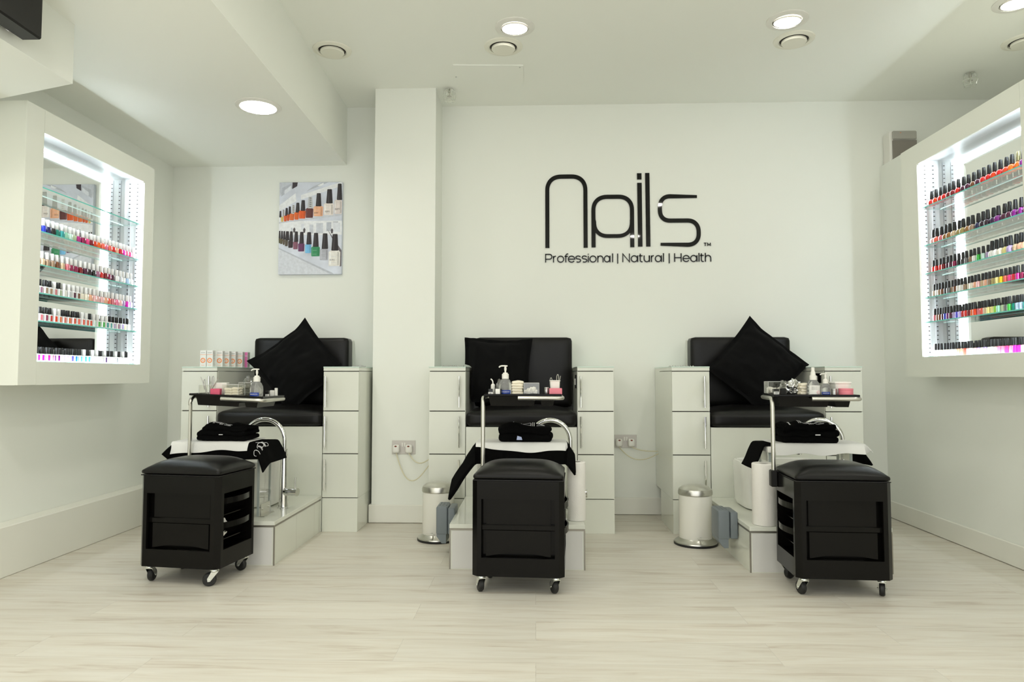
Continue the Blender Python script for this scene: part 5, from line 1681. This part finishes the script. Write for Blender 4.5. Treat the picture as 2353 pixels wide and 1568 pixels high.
# beaded strips on the glass tops
def beads(x0, x1, y, label):
    t = thing('sample_strip', label, 'strip', ((x0 + x1) / 2, y, CT), 0, 'beaded strips on the cabinet tops')
    obj('base', MB().box(x0, x1, y - 0.012, y + 0.012, CT, CT + 0.004, 0.001), pmat('grey_strip', (0.30, 0.30, 0.28), 0.5), t)
    b = MB()
    n = 10
    for k in range(n):
        x = x0 + (x1 - x0) * (k + 0.5) / n
        b.lathe([(0.0045, 0.004), (0.0045, 0.007), (0.002, 0.0095)], (x, y, CT), 8)
    obj('bead_row', b, ALU, t)
beads(-1.150, -1.065, 4.34, 'low beaded strip on the cabinet next to the pilaster')
beads(-0.575, -0.440, 4.30, 'low beaded strip on the cabinet left of the middle seat')
beads(0.840, 1.000, 4.42, 'low beaded strip on the cabinet left of the right seat')

# control panels on the inner faces
def control(x, sx, y0, y1, z0, z1, label):
    t = thing('control_panel', label, 'control panel', (x, (y0 + y1) / 2, z0), 0, 'black controls on inner cabinet sides')
    xa, xb = sorted((x, x + sx * 0.006))
    obj('plate', MB().box(xa, xb, y0, y1, z0, z1, 0.001), PLAST, t)
    xa, xb = sorted((x + sx * 0.006, x + sx * 0.010))
    for k in range(2):
        yy = y0 + (y1 - y0) * (0.30 + 0.36 * k)
        obj('switch', MB().box(xa, xb, yy, yy + 0.012, z0 + 0.25 * (z1 - z0), z0 + 0.72 * (z1 - z0), 0.001), WHITEP, t)
control(1.6855, -1, 4.17, 4.31, 0.878, 0.935, 'black control panel inside the cabinet right of the right seat')
control(0.2465, -1, 4.16, 4.24, 0.845, 0.925, 'black control panel inside the cabinet right of the middle seat')

# ------------------------------------------------------------------ bins, rolls, switch boxes
def pedal_bin(x, y, label, pedal):
    t = thing('pedal_bin', label, 'bin', (x, y, 0), 0, 'white pedal bins with steel lids')
    obj('body', MB().lathe([(0.088, 0.028), (0.089, 0.032), (0.089, 0.268), (0.086, 0.270)], n=44), pmat('cream_enamel', (0.82, 0.81, 0.74), 0.18), t, True)
    obj('lid', MB().lathe([(0.090, 0.268), (0.0925, 0.272), (0.0925, 0.286), (0.088, 0.300), (0.070, 0.314), (0.040, 0.322), (0.002, 0.324)], n=44), STEEL, t, True, label='domed brushed steel lid')
    obj('foot_ring', MB().lathe([(0.117, 0.0), (0.118, 0.010), (0.117, 0.012)], n=44), RUBBER, t, True, label='black rubber foot ring')
    obj('base_ring', MB().lathe([(0.116, 0.012), (0.114, 0.018), (0.100, 0.026), (0.090, 0.036), (0.089, 0.037)], n=44), STEEL, t, True, label='steel base ring')
    c_, s_ = cos(pedal), sin(pedal)
    b = MB().tube([(0.085 * c_, 0.085 * s_, 0.052), (0.118 * c_, 0.118 * s_, 0.050)], 0.005, 8)
    X = M.Translation((0.120 * c_, 0.120 * s_, 0.052)) @ M.Rotation(pedal, 4, 'Z')
    b.box(-0.010, 0.010, -0.026, 0.026, -0.003, 0.003, 0.0015, X=X)
    obj('pedal', b, CHROME, t, True, label='chrome pedal')
pedal_bin(-0.548, 3.955, 'white pedal bin with steel lid left of the middle platform', R(-104))
pedal_bin(0.878, 3.900, 'white pedal bin with steel lid left of the right platform', R(-86))

def roll(x, y, r, h_, label):
    t = thing('paper_roll', label, 'paper roll', (x, y, PT), 0, 'tall white paper rolls on the platforms')
    b = MB().lathe([(0.020, 0.001), (r - 0.001, 0.001), (r, 0.003), (r, h_ - 0.004), (r - 0.003, h_), (0.021, h_), (0.020, h_ - 0.002)], n=40, cap=False)
    for v in b.bm.verts:
        k = NZ.noise(v.co * 22)
        if v.co.xy.length > 0.03:
            v.co.x *= 1 + 0.012 * k
            v.co.y *= 1 + 0.012 * k
    obj('paper', b, TISSUE, t, True)
    obj('core', MB().lathe([(0.020, h_ - 0.004), (0.0195, h_ - 0.004), (0.0195, 0.002), (0.020, 0.002)], n=28, cap=False), CARD, t, True, label='brown card core')
roll(0.203, 3.47, 0.044, 0.285, 'tall paper roll right of the middle trolley stool')
roll(1.093, 3.398, 0.0565, 0.290, 'tall paper roll left of the right trolley stool')

def switchbox(x, yf, label):
    t = thing('switch_box', label, 'switch box', (x, yf + 0.07, 0.10), 0, 'grey weatherproof boxes on platform sides')
    y0, y1 = yf, yf + 0.145
    obj('back_box', MB().box(x - 0.036, x - 0.0002, y0, y1, 0.112, 0.244, 0.006, 3), GREYP, t)
    obj('lid', MB().box(x - 0.097, x - 0.038, y0 + 0.002, y1 - 0.002, 0.108, 0.252, 0.010, 3), GREYP, t)
    obj('cable_hood', MB().prism([(x - 0.094, 0.112), (x - 0.094, 0.100), (x - 0.068, 0.066), (x - 0.046, 0.066), (x - 0.046, 0.112)], y0 + 0.006, y1 - 0.006, 'y'), GREYP, t)
    b = MB().lathe([(0.014, 0), (0.014, 0.002), (0.012, 0.002)], n=20, X=M.Translation((x - 0.017, y0, 0.170)) @ M.Rotation(pi / 2, 4, 'X'))
    obj('knockout', b, GREYP, t)
    b = MB()
    for k in range(3):
        b.box(x - 0.084 + 0.017 * k, x - 0.080 + 0.017 * k, y0 + 0.03, y1 - 0.03, 0.2515, 0.254, 0.001)
    obj('hinge_rib', b, GREYP, t)
switchbox(-0.4115, 3.58, 'grey switch box on the side of the middle platform')
switchbox(1.0025, 3.525, 'grey switch box on the side of the right platform')

# ------------------------------------------------------------------ sockets and plugs
def socket(xc, yw, zc, label, plugs):
    t = thing('wall_socket', label, 'socket', (xc, yw, zc), 0, 'double wall sockets')
    obj('plate', MB().box(xc - 0.0735, xc + 0.0735, yw - 0.006, yw, zc - 0.043, zc + 0.043, 0.0015), SILVERSOCK, t)
    for k in (-0.012, 0.003):
        obj('rocker_switch', MB().box(xc + k, xc + k + 0.009, yw - 0.010, yw - 0.006, zc + 0.004, zc + 0.029, 0.001), WHITEP, t)
    for k in (-0.064, 0.060):
        obj('screw', MB().lathe([(0.004, 0), (0.004, 0.0012)], n=10, X=M.Translation((xc + k, yw - 0.006, zc + 0.002)) @ M.Rotation(pi / 2, 4, 'X')), ALU, t)
    for px, path, lb in plugs:
        q = thing('power_plug', lb, 'plug', (px, yw - 0.006, zc), 0, 'white plugs with red windows')
        b = MB().puff(px - 0.0215, px + 0.0215, yw - 0.040, yw - 0.0065, zc - 0.034, zc + 0.018, 0.012, 0, 10)
        obj('body', b, WHITEP, q)
        obj('fuse_window', MB().lathe([(0.0055, 0), (0.0055, 0.0012), (0.004, 0.0016)], n=16, X=M.Translation((px, yw - 0.0396, zc + 0.009)) @ M.Diagonal((1.4, 1, 0.9, 1)) @ M.Rotation(pi / 2, 4, 'X')), REDWIN, q, label='red brown window')
        obj('cable', MB().tube(path, 0.0033, 8), CORD, q, label='cream cable')
def sag(p0, p1, drop, skew=0.0, n=16):
    p0, p1 = V(p0), V(p1)
    out = []
    for k in range(n + 1):
        f = k / n
        q = p0.lerp(p1, f)
        q.z -= drop * 4 * f * (1 - f) * (1 + skew * (0.5 - f))
        out.append(q)
    return out
yp = 4.385
socket(-0.828, yp, 0.471, 'double socket with two plugs on the pilaster',
       [(-0.872, sag((-0.872, yp - 0.020, 0.438), (-0.6305, 4.30, 0.405), 0.150, 0.8), 'left plug of the pilaster socket, cable hanging low'),
        (-0.792, sag((-0.792, yp - 0.020, 0.438), (-0.6305, 4.30, 0.428), 0.055, 0.6), 'right plug of the pilaster socket, cable hanging short')])
socket(0.600, YB, 0.484, 'double socket with two plugs between the middle and right seats',
       [(0.556, sag((0.556, YB - 0.022, 0.450), (0.7995, 4.60, 0.412), 0.062, 0.5), 'left plug behind the middle cabinet, cable sagging'),
        (0.636, sag((0.636, YB - 0.022, 0.450), (0.7995, 4.60, 0.428), 0.012, 0.8), 'right plug near the right cabinet, cable almost straight')])
